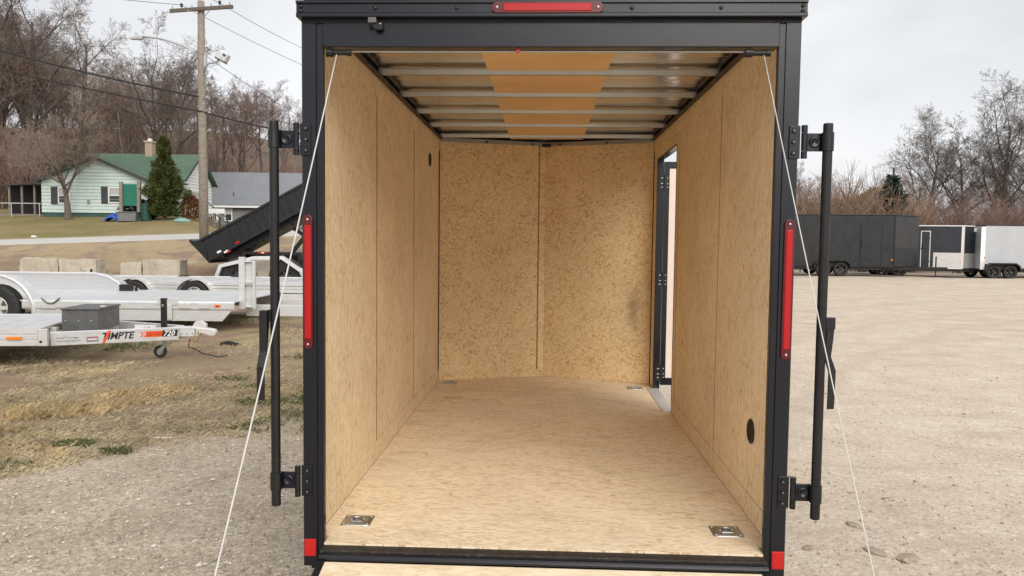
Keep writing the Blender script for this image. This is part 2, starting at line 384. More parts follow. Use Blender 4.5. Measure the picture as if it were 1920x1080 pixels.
    edge = t.ramp(t.math('MULTIPLY', t.math('SUBTRACT', t.math('ADD', y, jag), 27), .1), [(0, 0), (.3, 1)])
    left = t.ramp(t.math('MULTIPLY', t.math('SUBTRACT', 4, x), .1), [(0, 0), (1, 1)])
    bank = t.mix(dirt, t.ramp(straw, [(.3, (.27, .20, .115)), (.7, (.46, .365, .225))]), t.mix(nf, (.19, .13, .10), (.33, .27, .22)))
    c = t.mix(t.math('MULTIPLY', edge, left), c, bank)
    c = t.mix(t.math('MULTIPLY', t.ramp(t.math('MULTIPLY', t.math('SUBTRACT', y, 36.5), .5), [(0, 0), (1, 1)]), left), c, lw)
    c = t.mix(t.math('MULTIPLY', t.ramp(t.math('MULTIPLY', t.math('SUBTRACT', t.math('ADD', y, jag), 55), .25), [(0, 0), (1, 1)]), left), c, lf)
    right = t.ramp(t.math('MULTIPLY', t.math('SUBTRACT', x, 4), .1), [(0, 0), (1, 1)])
    c = t.mix(t.math('MULTIPLY', t.ramp(t.math('MULTIPLY', t.math('SUBTRACT', t.math('ADD', y, jag), 46), .25), [(0, 0), (1, 1)]), right), c, lf)
    t.col(c)
    h = t.math('ADD', t.math('MULTIPLY', pq[1], .5), t.math('ADD', t.math('MULTIPLY', nf, .8), t.math('MULTIPLY', nm, 1.2)))
    t.bump(h, .7, .02); return t.m
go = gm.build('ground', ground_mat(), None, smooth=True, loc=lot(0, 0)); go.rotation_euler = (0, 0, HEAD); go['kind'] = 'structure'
# road across the yard's far side
rm = MB(); RU = [x for x in us if -300 < x < -6] + [-6 + i * .5 for i in range(33)]
for u in RU:                                              # level run, then it bends away uphill behind the lot
    b_ = max(0, u + 6); o_ = b_ * b_ * .16; e_ = .02 if b_ == 0 else .07
    for dv_, dz_ in ((31.1, .012), (34, .035), (36.9, .012), (36.95, -.1), (31.05, -.1)): rm.v.append((u - (dv_ - 34) * min(.7, b_ * .09), dv_ + o_, gz(u - (dv_ - 34) * min(.7, b_ * .09), dv_ + o_) + dz_ + (e_ - .02 if dz_ > 0 else 0)))
for i in range(len(RU) - 1):
    k = i * 5
    for a, b in ((0, 1), (1, 2), (2, 3), (4, 0)): rm.f.append((k + a, k + 5 + a, k + 5 + b, k + b))
def road_mat():
    t = NT('pale_road'); t.set(.85, 0, .3); v = t.pos(); a = t.noise(t.mapping(v, scale=(.25, 1.5, 1)), 1, 6, .65); b = t.noise(v, 30, 4)
    c = t.ramp(a, [(.3, (.44, .42, .39)), (.7, (.56, .54, .51))]); t.col(t.mix(t.ramp(b, [(.5, 0), (.75, .3)]), c, (.34, .32, .30))); t.bump(b, .3, .01); return t.m
ro = rm.build('road', road_mat(), None, loc=lot(0, 0)); ro.rotation_euler = (0, 0, HEAD); ro['kind'] = 'structure'
def onlot(u, v, dz=0): return lot(u, v, gz(u, v) + dz)

# ------------------------------------------------------------------ the cargo trailer with its ramp down
FZ = .50; CZ = FZ + 2.087; XW = .918; XO = .948; L1 = 3.674; L2 = 3.982
T = thing('cargo_trailer', 'black enclosed cargo trailer seen through its open rear, lined with strand board, ramp lowered', 'cargo trailer')
def screw(parent, x, y, z, r=.006, mat=SCREW, axis='y', name='screw'):
    m = MB(); pr = [(0.0001, -.004), (r * .55, -.0038), (r, -.0015), (r, .002)]
    if axis == 'x': pr = [(a, b) for a, b in pr]
    if axis == 'z': pr = [(a, -b) for a, b in pr]
    m.ring((0, 0, 0), axis, pr, 10); return m.build(name, mat, parent, smooth=True, loc=(x, y, z))
# rear frame
for s in (-1, 1):
    p = [(s * XO, .004), (s * (XO - .004), 0), (s * (XO - .056), 0), (s * (XO - .058), .006), (s * .868, .006), (s * .865, .009), (s * .865, .030), (s * .90, .030), (s * .90, .075), (s * XO, .075)]
    post = MB().prism(p, 'z', .405, 2.535).build('corner_post', BLACK, T)
    # gusset where post meets header
    pass
MB().prism([(.0, 2.449), (.002, 2.446), (.07, 2.446), (.07, 2.545), (0, 2.545)], 'x', -.8649, .8649).build('header', BLACK, T)
MB().prism([(-.034, 2.549), (-.036, 2.552), (-.036, 2.562), (-.031, 2.566), (-.031, 2.598), (-.040, 2.600), (-.040, 2.609), (.12, 2.625), (.12, 2.549)], 'x', -.957, .957).build('roof_cap', BLACK, T)
box('header_shadow_strip', BLACKM, T, -.946, .946, -.004, .07, 2.5355, 2.5487)
for x, z in ((-.94, 2.589), (-.94, 2.571), (-.655, 2.582), (-.345, 2.582), (.31, 2.582), (.64, 2.582), (.94, 2.589), (.94, 2.571)): screw(T, x, -.033, z, .0075, BLACK, name='rivet')
# LED bars
def led_bar(parent, cx, cz, ln, wd, vertical, y=0.0):
    m = MB(); r = wd / 2; pts = []
    for i in range(13): a = pi * i / 12; pts.append((cos(a) * r, ln / 2 - r + sin(a) * r))
    for i in range(13): a = pi + pi * i / 12; pts.append((cos(a) * r, -ln / 2 + r + sin(a) * r))
    f = (lambda p, k: (p[0] * k, p[1])) if vertical else (lambda p, k: (p[1], p[0] * k))
    base = MB().prism([f(p, 1) for p in pts], 'y', -.010, 0).build('marker_light', REDDARK, parent, .002, loc=(cx, y, cz))
    e = ln / 2 - wd * 1.1; q = [(-r * .86, -e), (r * .86, -e), (r * .86, e), (-r * .86, e)]
    prof = [(-r * .74, -.010), (-r * .56, -.014), (r * .56, -.014), (r * .74, -.010)]
    L = MB()
    if vertical: L.prism([(a, b) for a, b in prof], 'z', -e, e)
    else: L.prism([(b, a) for a, b in prof], 'x', -e, e)
    L.build('lens', RED, base, .002)
    for k in (-1, 1):
        d = k * (ln / 2 - r); screw(base, 0 if vertical else d, -.011, d if vertical else 0, .0055)
    return base
led_bar(T, -.924, 1.54, .525, .037, True); led_bar(T, .924, 1.535, .535, .037, True)
led_bar(T, -.004, 2.582, .418, .041, False, -.031)
for s in (-1, 1): box('reflector', REFL, T, s * .92 - .0235, s * .92 + .0235, -.004, -.0003, .445, .515, .003)
# hinged lock bars
def lock_bar(s):
    X = s * 1.05
    b = MB().tube([(X, -.02, .655), (X, -.02, .66), (X, -.02, 2.155), (X, -.02, 2.16)], [.0165, .018, .018, .0165], 16).build('lock_bar', BLACKM, T, smooth=False)
    for z in (2.092, .752):
        pl = MB().box(s * .912, s * .953, -.007, -.0005, z - .062, z + .062) if s > 0 else MB().box(-.953, -.912, -.007, -.0005, z - .062, z + .062)
        pl = pl.build('hinge_plate', BLACK, b, .002)
        for dz in (-.042, 0, .042): 
            m = MB().ring((0, 0, 0), 'y', [(.0001, -.007), (.008, -.007), (.0095, -.004), (.0095, .001)], 6).build('bolt', BLACKM, b, loc=(s * .928, -.0065, z + dz))
            MB().ring((0, 0, 0), 'y', [(.0001, -.0095), (.0042, -.009), (.0042, .001)], 8).build('bolt_stud', GREYBOX, b, loc=(s * .928, -.0065, z + dz))
        k = MB()
        for z0, z1 in ((z - .062, z - .035), (z - .033, z + .033), (z + .035, z + .062)): k.tube([(s * .966, -.012, z0), (s * .966, -.012, z1)], .0115, 12)
        k.build('hinge_knuckle', BLACK, b)
        st = MB().box(min(s * .968, s * 1.068), max(s * .968, s * 1.068), -.006, .001, z - .034, z + .034).build('strap', BLACK, b, .002)
        MB().ring((s * 1.006, -.006, z), 'y', [(.0001, -.001), (.010, -.0015), (.015, -.006), (.019, -.006), (.022, 0.0)], 20).build('strap_boss', BLACK, b, smooth=True)
        MB().tube([(X, -.02, z - .034), (X, -.02, z + .034)], .0225, 14).build('collar', BLACKM, b)
    h = MB()
    if s > 0:
        pts = [(1.062, 1.432), (1.098, 1.432), (1.094, 1.355), (1.087, 1.285), (1.107, 1.232), (1.105, 1.085), (1.079, 1.083), (1.080, 1.225), (1.063, 1.275), (1.068, 1.392), (1.062, 1.392)]
        pts = [(x, z) for x, z in pts]
        h.prism(pts, 'y', -.030, -.022)
        h.box(1.062, 1.098, -.034, -.014, 1.39, 1.434)
    else:
        pts = [(-.02, 1.43), (-.055, 1.43), (-.056, 1.27), (-.085, 1.215), (-.085, 1.085), (-.077, 1.085), (-.077, 1.21), (-.048, 1.265), (-.02, 1.395)]
        h.prism(pts, 'x', -1.101, -1.071)
        h.box(-1.073, -1.047, -.032, -.008, 1.385, 1.432)
    h.build('handle', BLACKM, b, .002)
lock_bar(-1); lock_bar(1)
# cam keeper on the header
kp = MB().box(-.684, -.630, -.012, -.001, 2.512, 2.542).build('latch_keeper', BLACKM, T, .002)
MB().box(-.681, -.650, -.040, -.012, 2.526, 2.547).build('cam', GREYBOX, kp, .002)
MB().prism([(-.672, 2.526), (-.628, 2.524), (-.630, 2.503), (-.655, 2.501)], 'y', -.030, -.0125).build('cam_hook', BLACK, kp, .002)
screw(kp, -.640, -.013, 2.527, .006)
# floor, sill, ramp
MB().prism([(-.8645, 0), (.8645, 0), (.8645, .078), (.9125, .078), (.9125, L1 + .0), (0, L2 - .002), (-.9125, L1), (-.9125, .078), (-.8645, .078)], 'z', FZ - .018, FZ).build('floor_panel', OSB_FLOOR, T)
box('sill', SILL, T, -.864, .864, -.058, -.0005, .44, .4935, .003)
MB().tube([(-.862, -.074, .472), (.862, -.074, .472)], .0165, 14).build('ramp_hinge', BLACK, T)
box('bumper_beam', BLACKM, T, -.94, .94, .08, .16, .36, .43)
RA = Matrix.Translation((0, -.094, .462)) @ Matrix.Rotation(radians(13.4), 4, 'X')
rp = MB().box(-.835, .835, -1.90, 0, -.022, 0, RA).build('ramp_door', OSB_RAMP, T)
fr = MB()
for x0, x1 in ((-.862, -.8352), (.8352, .862)): fr.box(x0, x1, -1.93, .005, -.045, .003, RA)
fr.box(-.8350, .8350, -1.93, -1.9005, -.045, .003, RA); fr.box(-.8350, .8350, -1.9, 0, -.045, -.0225, RA)
fr.build('ramp_frame', BLACKM, rp)
MB().box(-.80, .80, -2.20, -1.932, -.008, -.002, Matrix.Translation((0, -.094, .462)) @ Matrix.Rotation(radians(12.6), 4, 'X')).build('ramp_flap', ALUD, rp)
# cables, spools and spring rod under the header
for s, end in ((-1, (-.875, -1.43, .235)), (1, (.875, -1.43, .235))):
    a = Vector((s * .815, .02, 2.425)); b = Vector(end)
    c = MB().tube([a + (b - a) * t + Vector((0, 0, -.03)) * 4 * t * (1 - t) for t in [i / 10 for i in range(11)]], .0026 if s < 0 else .0019, 8).build('cable', ROPE, T, smooth=True)
    sp = MB().ring((s * .80, .02, 2.428), 'x', [(.0001, -.055), (.016, -.055), (.016, -.028), (.010, -.026), (.010, .022), (.013, .024), (.013, .04), (.0001, .04)], 16).build('cable_spool', BLACKM, T)
MB().tube([(-.76, .03, 2.436), (.76, .03, 2.436)], .005, 8).build('spring_rod', GALV, T)
box('red_clip', REFL, T, -.122, -.108, .018, .03, 2.430, 2.446)
# side walls in sheets with open joints, kick boards and top strips proud of them
def wall_panel(x, y0, y1, z0, z1, s, t=.009): return box('wall_panel', OSB_SIDE, T, *(sorted((x, x + s * t))), y0, y1, z0, z1, .0015)
ZK, ZT = FZ + .098, CZ - .105
for y0, y1 in ((.078, 1.198), (1.222, 2.398), (2.424, L1 - .03)): wall_panel(-XW, y0, y1, ZK + .001, ZT - .001, -1)
JOINT = plain('joint_brown', (.30, .17, .07), .8, 0, .2, 40)
for y in (1.222, 2.424): box('panel_joint', JOINT, T, -XW - .0095, -XW - .0006, y - .007, y - .0003, ZK + .001, ZT - .001)
box('panel_joint', JOINT, T, -XW - .0095, -XW + .001, L1 - .0295, L1 - .014, ZK + .001, ZT - .001)
box('kick_board', OSB_SIDE, T, -XW - .003, -XW + .005, .078, L1 - .01, FZ + .0005, ZK, .002)
box('top_strip', OSB_SIDE, T, -XW - .003, -XW + .004, .078, L1 - .01, ZT, CZ - .002, .002)
D0, D1, DT = 2.535, 3.50, 2.415
for y0, y1 in ((.078, 1.160), (1.174, 2.430), (2.450, D0)): wall_panel(XW, y0, y1, ZK + .001, ZT - .001, 1)
box('wall_panel', OSB_SIDE, T, XW, XW + .009, D0 + .0005, L1 - .012, DT, ZT - .001, .0015)
box('wall_panel', OSB_SIDE, T, XW, XW + .009, D1, L1 - .012, FZ + .0005, DT - .0005, .0015)
for y in (1.174, 2.450): box('panel_joint', JOINT, T, XW + .0006, XW + .0095, y - .007, y - .0003, ZK + .001, ZT - .001)
box('kick_board', OSB_SIDE, T, XW - .005, XW + .003, .078, D0 - .001, FZ + .0005, ZK, .002)
box('top_strip', OSB_SIDE, T, XW - .004, XW + .003, .078, L1 - .01, ZT, CZ - .002, .002)
# outer skin
def skin(s):
    if s < 0: MB().box(-XO, -XO + .008, .076, L1, .40, CZ + .0435).build('side_skin', BLACK, T)
    else:
        m = MB(); m.box(XO - .008, XO, .076, D0, .40, CZ + .0435); m.box(XO - .008, XO, D1, L1, .40, CZ + .0435); m.box(XO - .008, XO, D0, D1, DT, CZ + .0435); m.box(XO - .008, XO, D0, D1, .40, FZ - .02); m.build('side_skin', BLACK, T)
skin(-1); skin(1)
# nose: two strand board faces, a joint strip, kick strip
def nose_panel(x0, x1, z0, z1, off=0, name='nose_panel', th=.01):
    def Y(x): return L2 - (L2 - L1) * abs(x) / XW - off
    return MB().prism([(x0, Y(x0)), (x1, Y(x1)), (x1, Y(x1) + th), (x0, Y(x0) + th)], 'z', z0, z1).build(name, OSB_NOSE, T, .001)
nose_panel(-.0655, -.0555, FZ + .08, CZ - .03, -.004, 'nose_joint', .004).data.materials[0] = JOINT
nose_panel(-XW + .006, -.066, FZ + .0005, CZ - .016); nose_panel(-.055, -.0005, FZ + .0005, CZ - .016, 0, 'nose_strip'); nose_panel(.0005, XW - .006, FZ + .0005, CZ - .016)
nose_panel(-XW + .006, -.001, FZ + .001, FZ + .07, .005, 'nose_kick_board', .004); 
for s in (-1, 1):
    MB().prism([(s * XO, L1), (0, L2 + .035), (0, L2 + .028), (s * XO, L1 - .008)], 'z', .40, CZ + .0435).build('nose_skin', BLACK, T)
    MB().prism([(s * XW, L1 - .004), (s * .001, L2 - .004), (s * .001, L2 - .012), (s * XW, L1 - .012)], 'z', CZ - .022, CZ + .012).build('nose_top_angle', GALV, T)
    for x in (.12, .52): 
        y = L2 - (L2 - L1) * x / XW - .015; MB().ring((s * x, y, CZ - .008), 'y', [(.0001, -.004), (.009, -.003), (.011, .004)], 8).build('screw', BLACKM, T)
box('wiring_box', BLACKM, T, -.035, .035, L2 - .05, L2 - .013, CZ - .03, CZ - .002, .003)
# roof: bare sheet, plywood strip, hat-section bows
MB().prism([(-XO, .05), (XO, .05), (XO, L1), (0, L2 + .03), (-XO, L1)], 'z', CZ + .044, CZ + .05).build('roof_sheet', ROOFM, T)
MB().prism([(-XO - .006, .0), (XO + .006, .0), (XO + .006, L1 + .01), (0, L2 + .045), (-XO - .006, L1 + .01)], 'z', CZ + .051, CZ + .056).build('roof_skin', BLACK, T)
BOWS = [.56, 1.17, 1.78, 2.385, 2.995, 3.60]
ys = [.06] + BOWS + [L2 - .05]
for y0, y1 in zip(ys, ys[1:]):
    y1 = min(y1, 3.85); box('ceiling_board', LUAN, T, -.315, .315, y0 + .028, y1 - .028, CZ + .0215, CZ + .0255)
    # turned-down flange of the next sheet beside each bow
for y in BOWS:
    b = MB(); pr = [(-.046, .030), (-.046, .027), (-.023, .027), (-.015, .003), (.015, .003), (.023, .027), (.046, .027), (.046, .030)]
    b.prism([(y + p, CZ + q) for p, q in pr], 'x', -.90, .90).build('roof_bow', GALV, T)
for s in (-1, 1):
    MB().prism([(s * .917, CZ - .006), (s * .885, CZ - .006), (s * .885, CZ - .0005), (s * .9115, CZ - .0005), (s * .9115, CZ + .043), (s * .917, CZ + .043)], 'y', .08, L1).build('roof_rail', BLACKM, T)
    MB().box(s * .90 - .012, s * .90 + .012, .08, L1, CZ + .0305, CZ + .0435).build('cove_shade', BLACKM, T)  # black strip stands in for the shadow along the ceiling sheet's edges
# side door opening, sill and the open leaf
for y0, y1 in ((D0 + .0005, D0 + .014), (D1 - .03, D1 - .0005)): box('door_jamb', BLACK, T, XW - .002, XO + .022, y0, y1, FZ, DT - .001)
box('door_jamb', BLACK, T, XW - .002, XO + .022, D0 + .0145, D1 - .0305, DT - .014, DT - .001)
ds = box('door_sill', ALUD, T, XW - .055, XO + .01, D0 + .0145, D1 - .0305, FZ - .01, FZ + .005, .002)
for i in range(4): MB().ring((XW - .03, D0 + .12 + i * .24, FZ + .005), 'z', [(.0001, .003), (.007, .002), (.008, 0)], 8).build('screw', SCREW, ds)
leaf = box('side_door', BLACK, T, XO + .03, XO + .03 + .93, D1 - .008, D1 + .03, FZ + .03, DT - .03)
box('door_lining', PALE, leaf, XO + .03 + .042, XO + .03 + .89, D1 - .0125, D1 - .0085, FZ + .09, DT - .085)
fr = MB()
for x0, x1, z0, z1 in ((.0, .040, 0, 1.855), (.893, .93, 0, 1.855), (.0405, .8925, 0, .055), (.0405, .8925, 1.805, 1.855)): fr.box(XO + .03 + x0, XO + .03 + x1, D1 - .020, D1 - .0083, FZ + .03 + z0, FZ + .03 + z1)
fr.build('door_frame', BLACK, leaf)
for z in (FZ + .14, FZ + .92, FZ + 1.72):
    hg = MB(); hg.box(XW + .012, XO + .019, D1 - .037, D1 - .031, z - .07, z + .07); hg.tube([(XO + .028, D1 - .034, z - .06), (XO + .028, D1 - .034, z + .06)], .009, 10); hg.box(XO + .036, XO + .068, D1 - .026, D1 - .0205, z - .05, z + .05)
    h = hg.build('door_hinge', BLACKM, leaf)
    for dx in (XW + .032, XO + .012, XO + .054):
        for dz in (-.045, -.015, .03): MB().ring((dx, D1 - (.037 if dx < XO + .03 else .026), z + dz), 'y', [(.0001, -.004), (.004, -.003), (.005, 0)], 6).build('screw', SCREW, leaf)
# vents, switch plate, tie-down rings
def wall_vent(s, y, z, r=.054):
    x = s * XW; v = MB().ring((0, 0, 0), 'x', [(r * .80, -s * .006), (r * .86, -s * .009), (r, -s * .006), (r, s * .001)], 28).build('side_vent', BLACKM, T, loc=(x, y, z), smooth=True)
    MB().ring((0, 0, 0), 'x', [(.0001, -s * .001), (r * .84, -s * .001)], 24).build('vent_backing', RUBBER, v)
    g = MB()
    for i in range(-4, 5):
        d = i * r * .18; h = sqrt(max(0, (r * .8) ** 2 - d * d)); g.box(-s * .005 - .0012, -s * .005 + .0012, d - .0016, d + .0016, -h, h); g.box(-s * .005 - .001, -s * .005 + .001, -h, h, d - .0016, d + .0016)
    g.build('vent_grille', BLACKM, v)
wall_vent(1, .42, .885); wall_vent(-1, 3.12, 2.35)
box('switch_plate', PALE, T, XW - .004, XW - .0005, 2.18, 2.27, 2.36, 2.44, .002)
def tie_ring(x, y):
    w_, d_ = .063, .058
    o = MB(); rr = .034; N = 24
    for i in range(N):                                     # square plate with a round well
        a = 2 * pi * i / N; c, s_ = cos(a), sin(a); k = 1 / max(abs(c), abs(s_)); o.v += [(c * k * w_, s_ * k * d_, -.001), (c * k * w_ * .98, s_ * k * d_ * .98, .003), (c * (rr + .006), s_ * (rr + .006), .0045), (c * rr, s_ * rr, .004), (c * rr * .6, s_ * rr * .6, .0012), (0, 0, .0008)]
    for i in range(N):
        for j in range(5): a, b = i * 6 + j, ((i + 1) % N) * 6 + j; o.f.append((a, b, b + 1, a + 1))
    p = o.build('tie_down_plate', GALV, T, loc=(x, y, FZ + .001), smooth=True)
    MB().tube([(.026 * cos(t), .022 * sin(t) + .002, ( .0065 + .002 * sin(t))) for t in [pi * i / 10 - .2 for i in range(13)]], .0045, 8).build('ring', GALV, p, smooth=True)
    MB().box(-.024, .024, -.030, -.018, .0035, .009).build('ring_bracket', GALV, p, .002)
    for i in (-1, 1):
        for j in (-1, 1): screw(p, i * .05, j * .046, .004, .006, GALV, 'z')
for x, y in ((-.79, .25), (.775, .235), (-.80, 3.57), (.765, 3.47)): tie_ring(x, y)
# running gear under the box
for s in (-1, 1): box('frame_rail', BLACKM, T, s * .8 - .03, s * .8 + .03, .16, L1, .36, .479)
tgm = MB(); tgm.bar((-.8, L1 - .4, .42), (-.05, 5.1, .42), .06, .1); tgm.bar((.8, L1 - .4, .42), (.05, 5.1, .42), .06, .1); tgm.build('tongue', BLACKM, T)
MB().box(-.06, .06, 5.0, 5.3, .38, .5).build('coupler', BLACKM, T, .01)
jm = MB(); jm.tube([(0, 4.8, .3), (0, 4.8, 1.0)], .028, 12); jm.tube([(0, 4.8, .0), (0, 4.8, .3)], .02, 12); jm.ring((0, 4.8, .0), 'z', [(.0001, .012), (.08, .012), (.08, 0), (.0001, 0)], 16); jm.build('tongue_jack', BLACKM, T)
def wheel(parent, x, y, z, r, wd, axis='x', rimmat=None, spokes=6, hub=.58):
    """tyre with tread shoulders; rim with spokes and hub as children"""
    h = wd / 2; c = (0, 0, 0)
    t_ = MB().ring(c, axis, [(r * hub, -h * .8), (r * .72, -h * .98), (r * .88, -h), (r * .97, -h * .8), (r, -h * .55), (r, h * .55), (r * .97, h * .8), (r * .88, h), (r * .72, h * .98), (r * hub, h * .8)], 36).build('wheel', RUBBER, parent, smooth=True, loc=(x, y, z))
    rm_ = MB().ring(c, axis, [(r * hub, -h * .8), (r * hub * .96, -h * .86), (r * hub * .9, -h * .6), (r * hub * .86, -h * .2), (r * hub * .86, h * .2), (r * hub * .9, h * .6), (r * hub * .96, h * .86), (r * hub, h * .8)], 30)
    for sg in (-1, 1):
        rm_.ring(c, axis, [(.0001, sg * h * .75), (r * .13, sg * h * .72), (r * .15, sg * h * .45), (r * .15, 0)], 14)
        for i in range(spokes):
            a = 2 * pi * i / spokes; q = []
            for rr, ww in ((r * .12, .08), (r * hub * .9, .055)):
                for k in (-1, 1):
                    for hh in (.35, .6):
                        e = (rr * cos(a) - k * ww * r * 1.2 * sin(a), rr * sin(a) + k * ww * r * 1.2 * cos(a)); q.append((sg * h * hh, e[0], e[1]) if axis == 'x' else (e[0], sg * h * hh, e[1]))
            rm_.add(q, [(0, 1, 3, 2), (4, 6, 7, 5), (0, 4, 5, 1), (2, 3, 7, 6), (0, 2, 6, 4), (1, 5, 7, 3)])
    rm_.build('rim', rimmat or GREYWHEEL, t_)
    return t_
for s in (-1, 1):
    wheel(T, s * 1.075, 2.0, .33, .33, .19)
    MB().ring((s * 1.075, 2.0, .33), 'x', [(.40, -.12), (.42, -.11), (.42, .11), (.40, .12)], 16, 0, pi).build('fender', BLACKM, T)
MB().tube([(-1.05, 2.0, .33), (1.05, 2.0, .33)], .035, 10).build('axle', BLACKM, T)

# ------------------------------------------------------------------ lettering
def text(name, body, size, mat, parent, loc, rot, shear=0, fat=0, squash=1.0):
    c = bpy.data.curves.new(name, 'FONT'); c.body = body; c.size = size; c.shear = shear; c.offset = fat; c.extrude = .0006; c.resolution_u = 2
    o = bpy.data.objects.new(name, c); COL.objects.link(o)
    dg = bpy.context.evaluated_depsgraph_get(); me = bpy.data.meshes.new_from_object(o.evaluated_get(dg)); bpy.data.objects.remove(o)
    me.materials.clear(); q = link(name, me, mat, parent, loc=loc); q.rotation_euler = rot; q.scale = (squash, 1, 1); return q
INK = plain('black_ink', (.015, .015, .017), .5); ORANGE = plain('orange_vinyl', (.72, .09, .02), .4, var=.04); INKW = plain('white_vinyl', (.78, .78, .77), .4, var=.04); GREYV = plain('grey_vinyl', (.22, .23, .24), .5)

# ------------------------------------------------------------------ flatbed car trailers (local +x = towards the coupler)
def coupler_set(T_, x, z, mat):
    m = MB(); m.prism([(x - .32, z - .07), (x - .06, z - .07), (x - .02, z - .02), (x + .02, z - .03), (x + .10, z - .06), (x + .17, z - .055), (x + .185, z), (x + .16, z + .035), (x + .08, z + .05), (x - .02, z + .06), (x - .32, z + .075)], 'y', -.055, .055)
    c = m.build('coupler', mat, T_, .012)
    MB().prism([(x - .14, z + .07), (x - .10, z + .14), (x - .01, z + .15), (x + .05, z + .105), (x + .05, z + .05), (x - .14, z + .05)], 'y', -.04, .04).build('coupler_latch', ALUD, c, .006)
    MB().box(x - .20, x - .08, -.062, -.0555, z - .05, z + .05).build('coupler_plate', GALV, c)
    for dx in (-.27, -.20, -.12): MB().ring((x + dx, -.063, z - .02), 'y', [(.0001, -.008), (.012, -.008), (.013, 0)], 6).build('bolt', SCREW, c)
    return c
def chain(T_, x, y, z0, z1, n=8):
    o = None
    for i in range(n):
        zc = z0 + (z1 - z0) * (i + .5) / n; ln = abs(z1 - z0) / n * .72; pts = []
        for k in range(13):
            a = 2 * pi * k / 12; px, pz = .013 * cos(a), ln * sin(a); pts.append((x + .012 * sin(i * 1.3) + (px if i % 2 else 0), y + (0 if i % 2 else px), zc + pz))
        m = MB().tube(pts, .0045, 5, False); (MB if False else m).build('chain_link', CHAIN, T_)
def jack(T_, x, y, zt, zg, mat, caster=True):
    j = MB().box(x - .035, x + .035, y - .035, y + .035, zg + .26, zt).build('tongue_jack', mat, T_, .008)
    MB().tube([(x, y, zg + .14), (x, y, zg + .27)], .026, 12).build('jack_leg', GALV, j)
    MB().box(x - .04, x + .04, y - .04, y + .04, zt + .0005, zt + .02).build('jack_cap', BLACKM, j, .006)
    MB().box(x - .012, x + .012, y - .05, y - .0355, zt - .09, zt - .06).build('jack_pin', SCREW, j)
    if caster:
        MB().prism([(x - .03, zg + .16), (x + .03, zg + .16), (x - .03, zg + .07), (x - .06, zg + .06)], 'y', y - .045, y + .045).build('caster_fork', GALV, j)
        wheel(T_, x - .055, y, zg + .085, .085, .06, 'y', GALV, 4)
    else: MB().ring((x, y, zg), 'z', [(.0001, .15), (.022, .15), (.022, .012), (.08, .012), (.08, 0), (.0001, 0)], 14).build('jack_foot', BLACKM, j)
    return j
# --- nearest one
F1 = (-5.97, 10.5); g1 = gz(*F1)
A1 = thing('flatbed_trailer', 'nearest aluminium flatbed trailer with grey tongue box and orange-black lettering on its tongue', 'flatbed trailer', lot(F1[0], F1[1], g1), HEAD + radians(6))
DZ = .50; HW = 1.03; LEN = 3.4
n = 22
for i in range(n):                                         # transverse deck planks
    x0 = -LEN + i * LEN / n; pl = MB()
    w0 = LEN / n - .006
    sk = .26
    q = [(x0 + sk * -.5 + .13, -HW + .055), (x0 + w0 + sk * -.5 + .13, -HW + .055), (x0 + w0 - sk * .5 - .13, HW - .055), (x0 - sk * .5 - .13, HW - .055)]
    pl.prism(q, 'z', DZ - .03, DZ - (.0 if i % 2 else .002)); pl.build('deck_plank', ALU, A1, .003)
for s in (-1, 1):
    x1 = .02 if s < 0 else -.30
    r = MB().prism([(s * HW, DZ + .006), (s * (HW - .05), DZ + .006), (s * (HW - .05), DZ - .2), (s * HW, DZ - .2), (s * HW, DZ - .145), (s * (HW - .012), DZ - .14), (s * (HW - .012), DZ - .125), (s * HW, DZ - .12), (s * HW, DZ - .075), (s * (HW - .012), DZ - .07), (s * (HW - .012), DZ - .055), (s * HW, DZ - .05)], 'x', -LEN, x1).build('side_rail', ALU, A1)
    MB().box(x1 + .0005, x1 + .11, min(s * HW, s * (HW - .055)), max(s * HW, s * (HW - .055)), DZ - .205, DZ + .008).build('corner_casting', ALUD, A1, .006)
box('marker_light', AMBER, A1, -.34, -.16, -HW - .014, -HW - .0005, DZ - .125, DZ - .085, .004)
MB().ring((.055, -HW - .001, DZ - .15), 'y', [(.0001, -.008), (.014, -.007), (.018, 0)], 12).build('marker_light', REDDARK, A1)
TL = 1.62; zb = DZ - .235; zt_ = DZ - .05; ang = {}
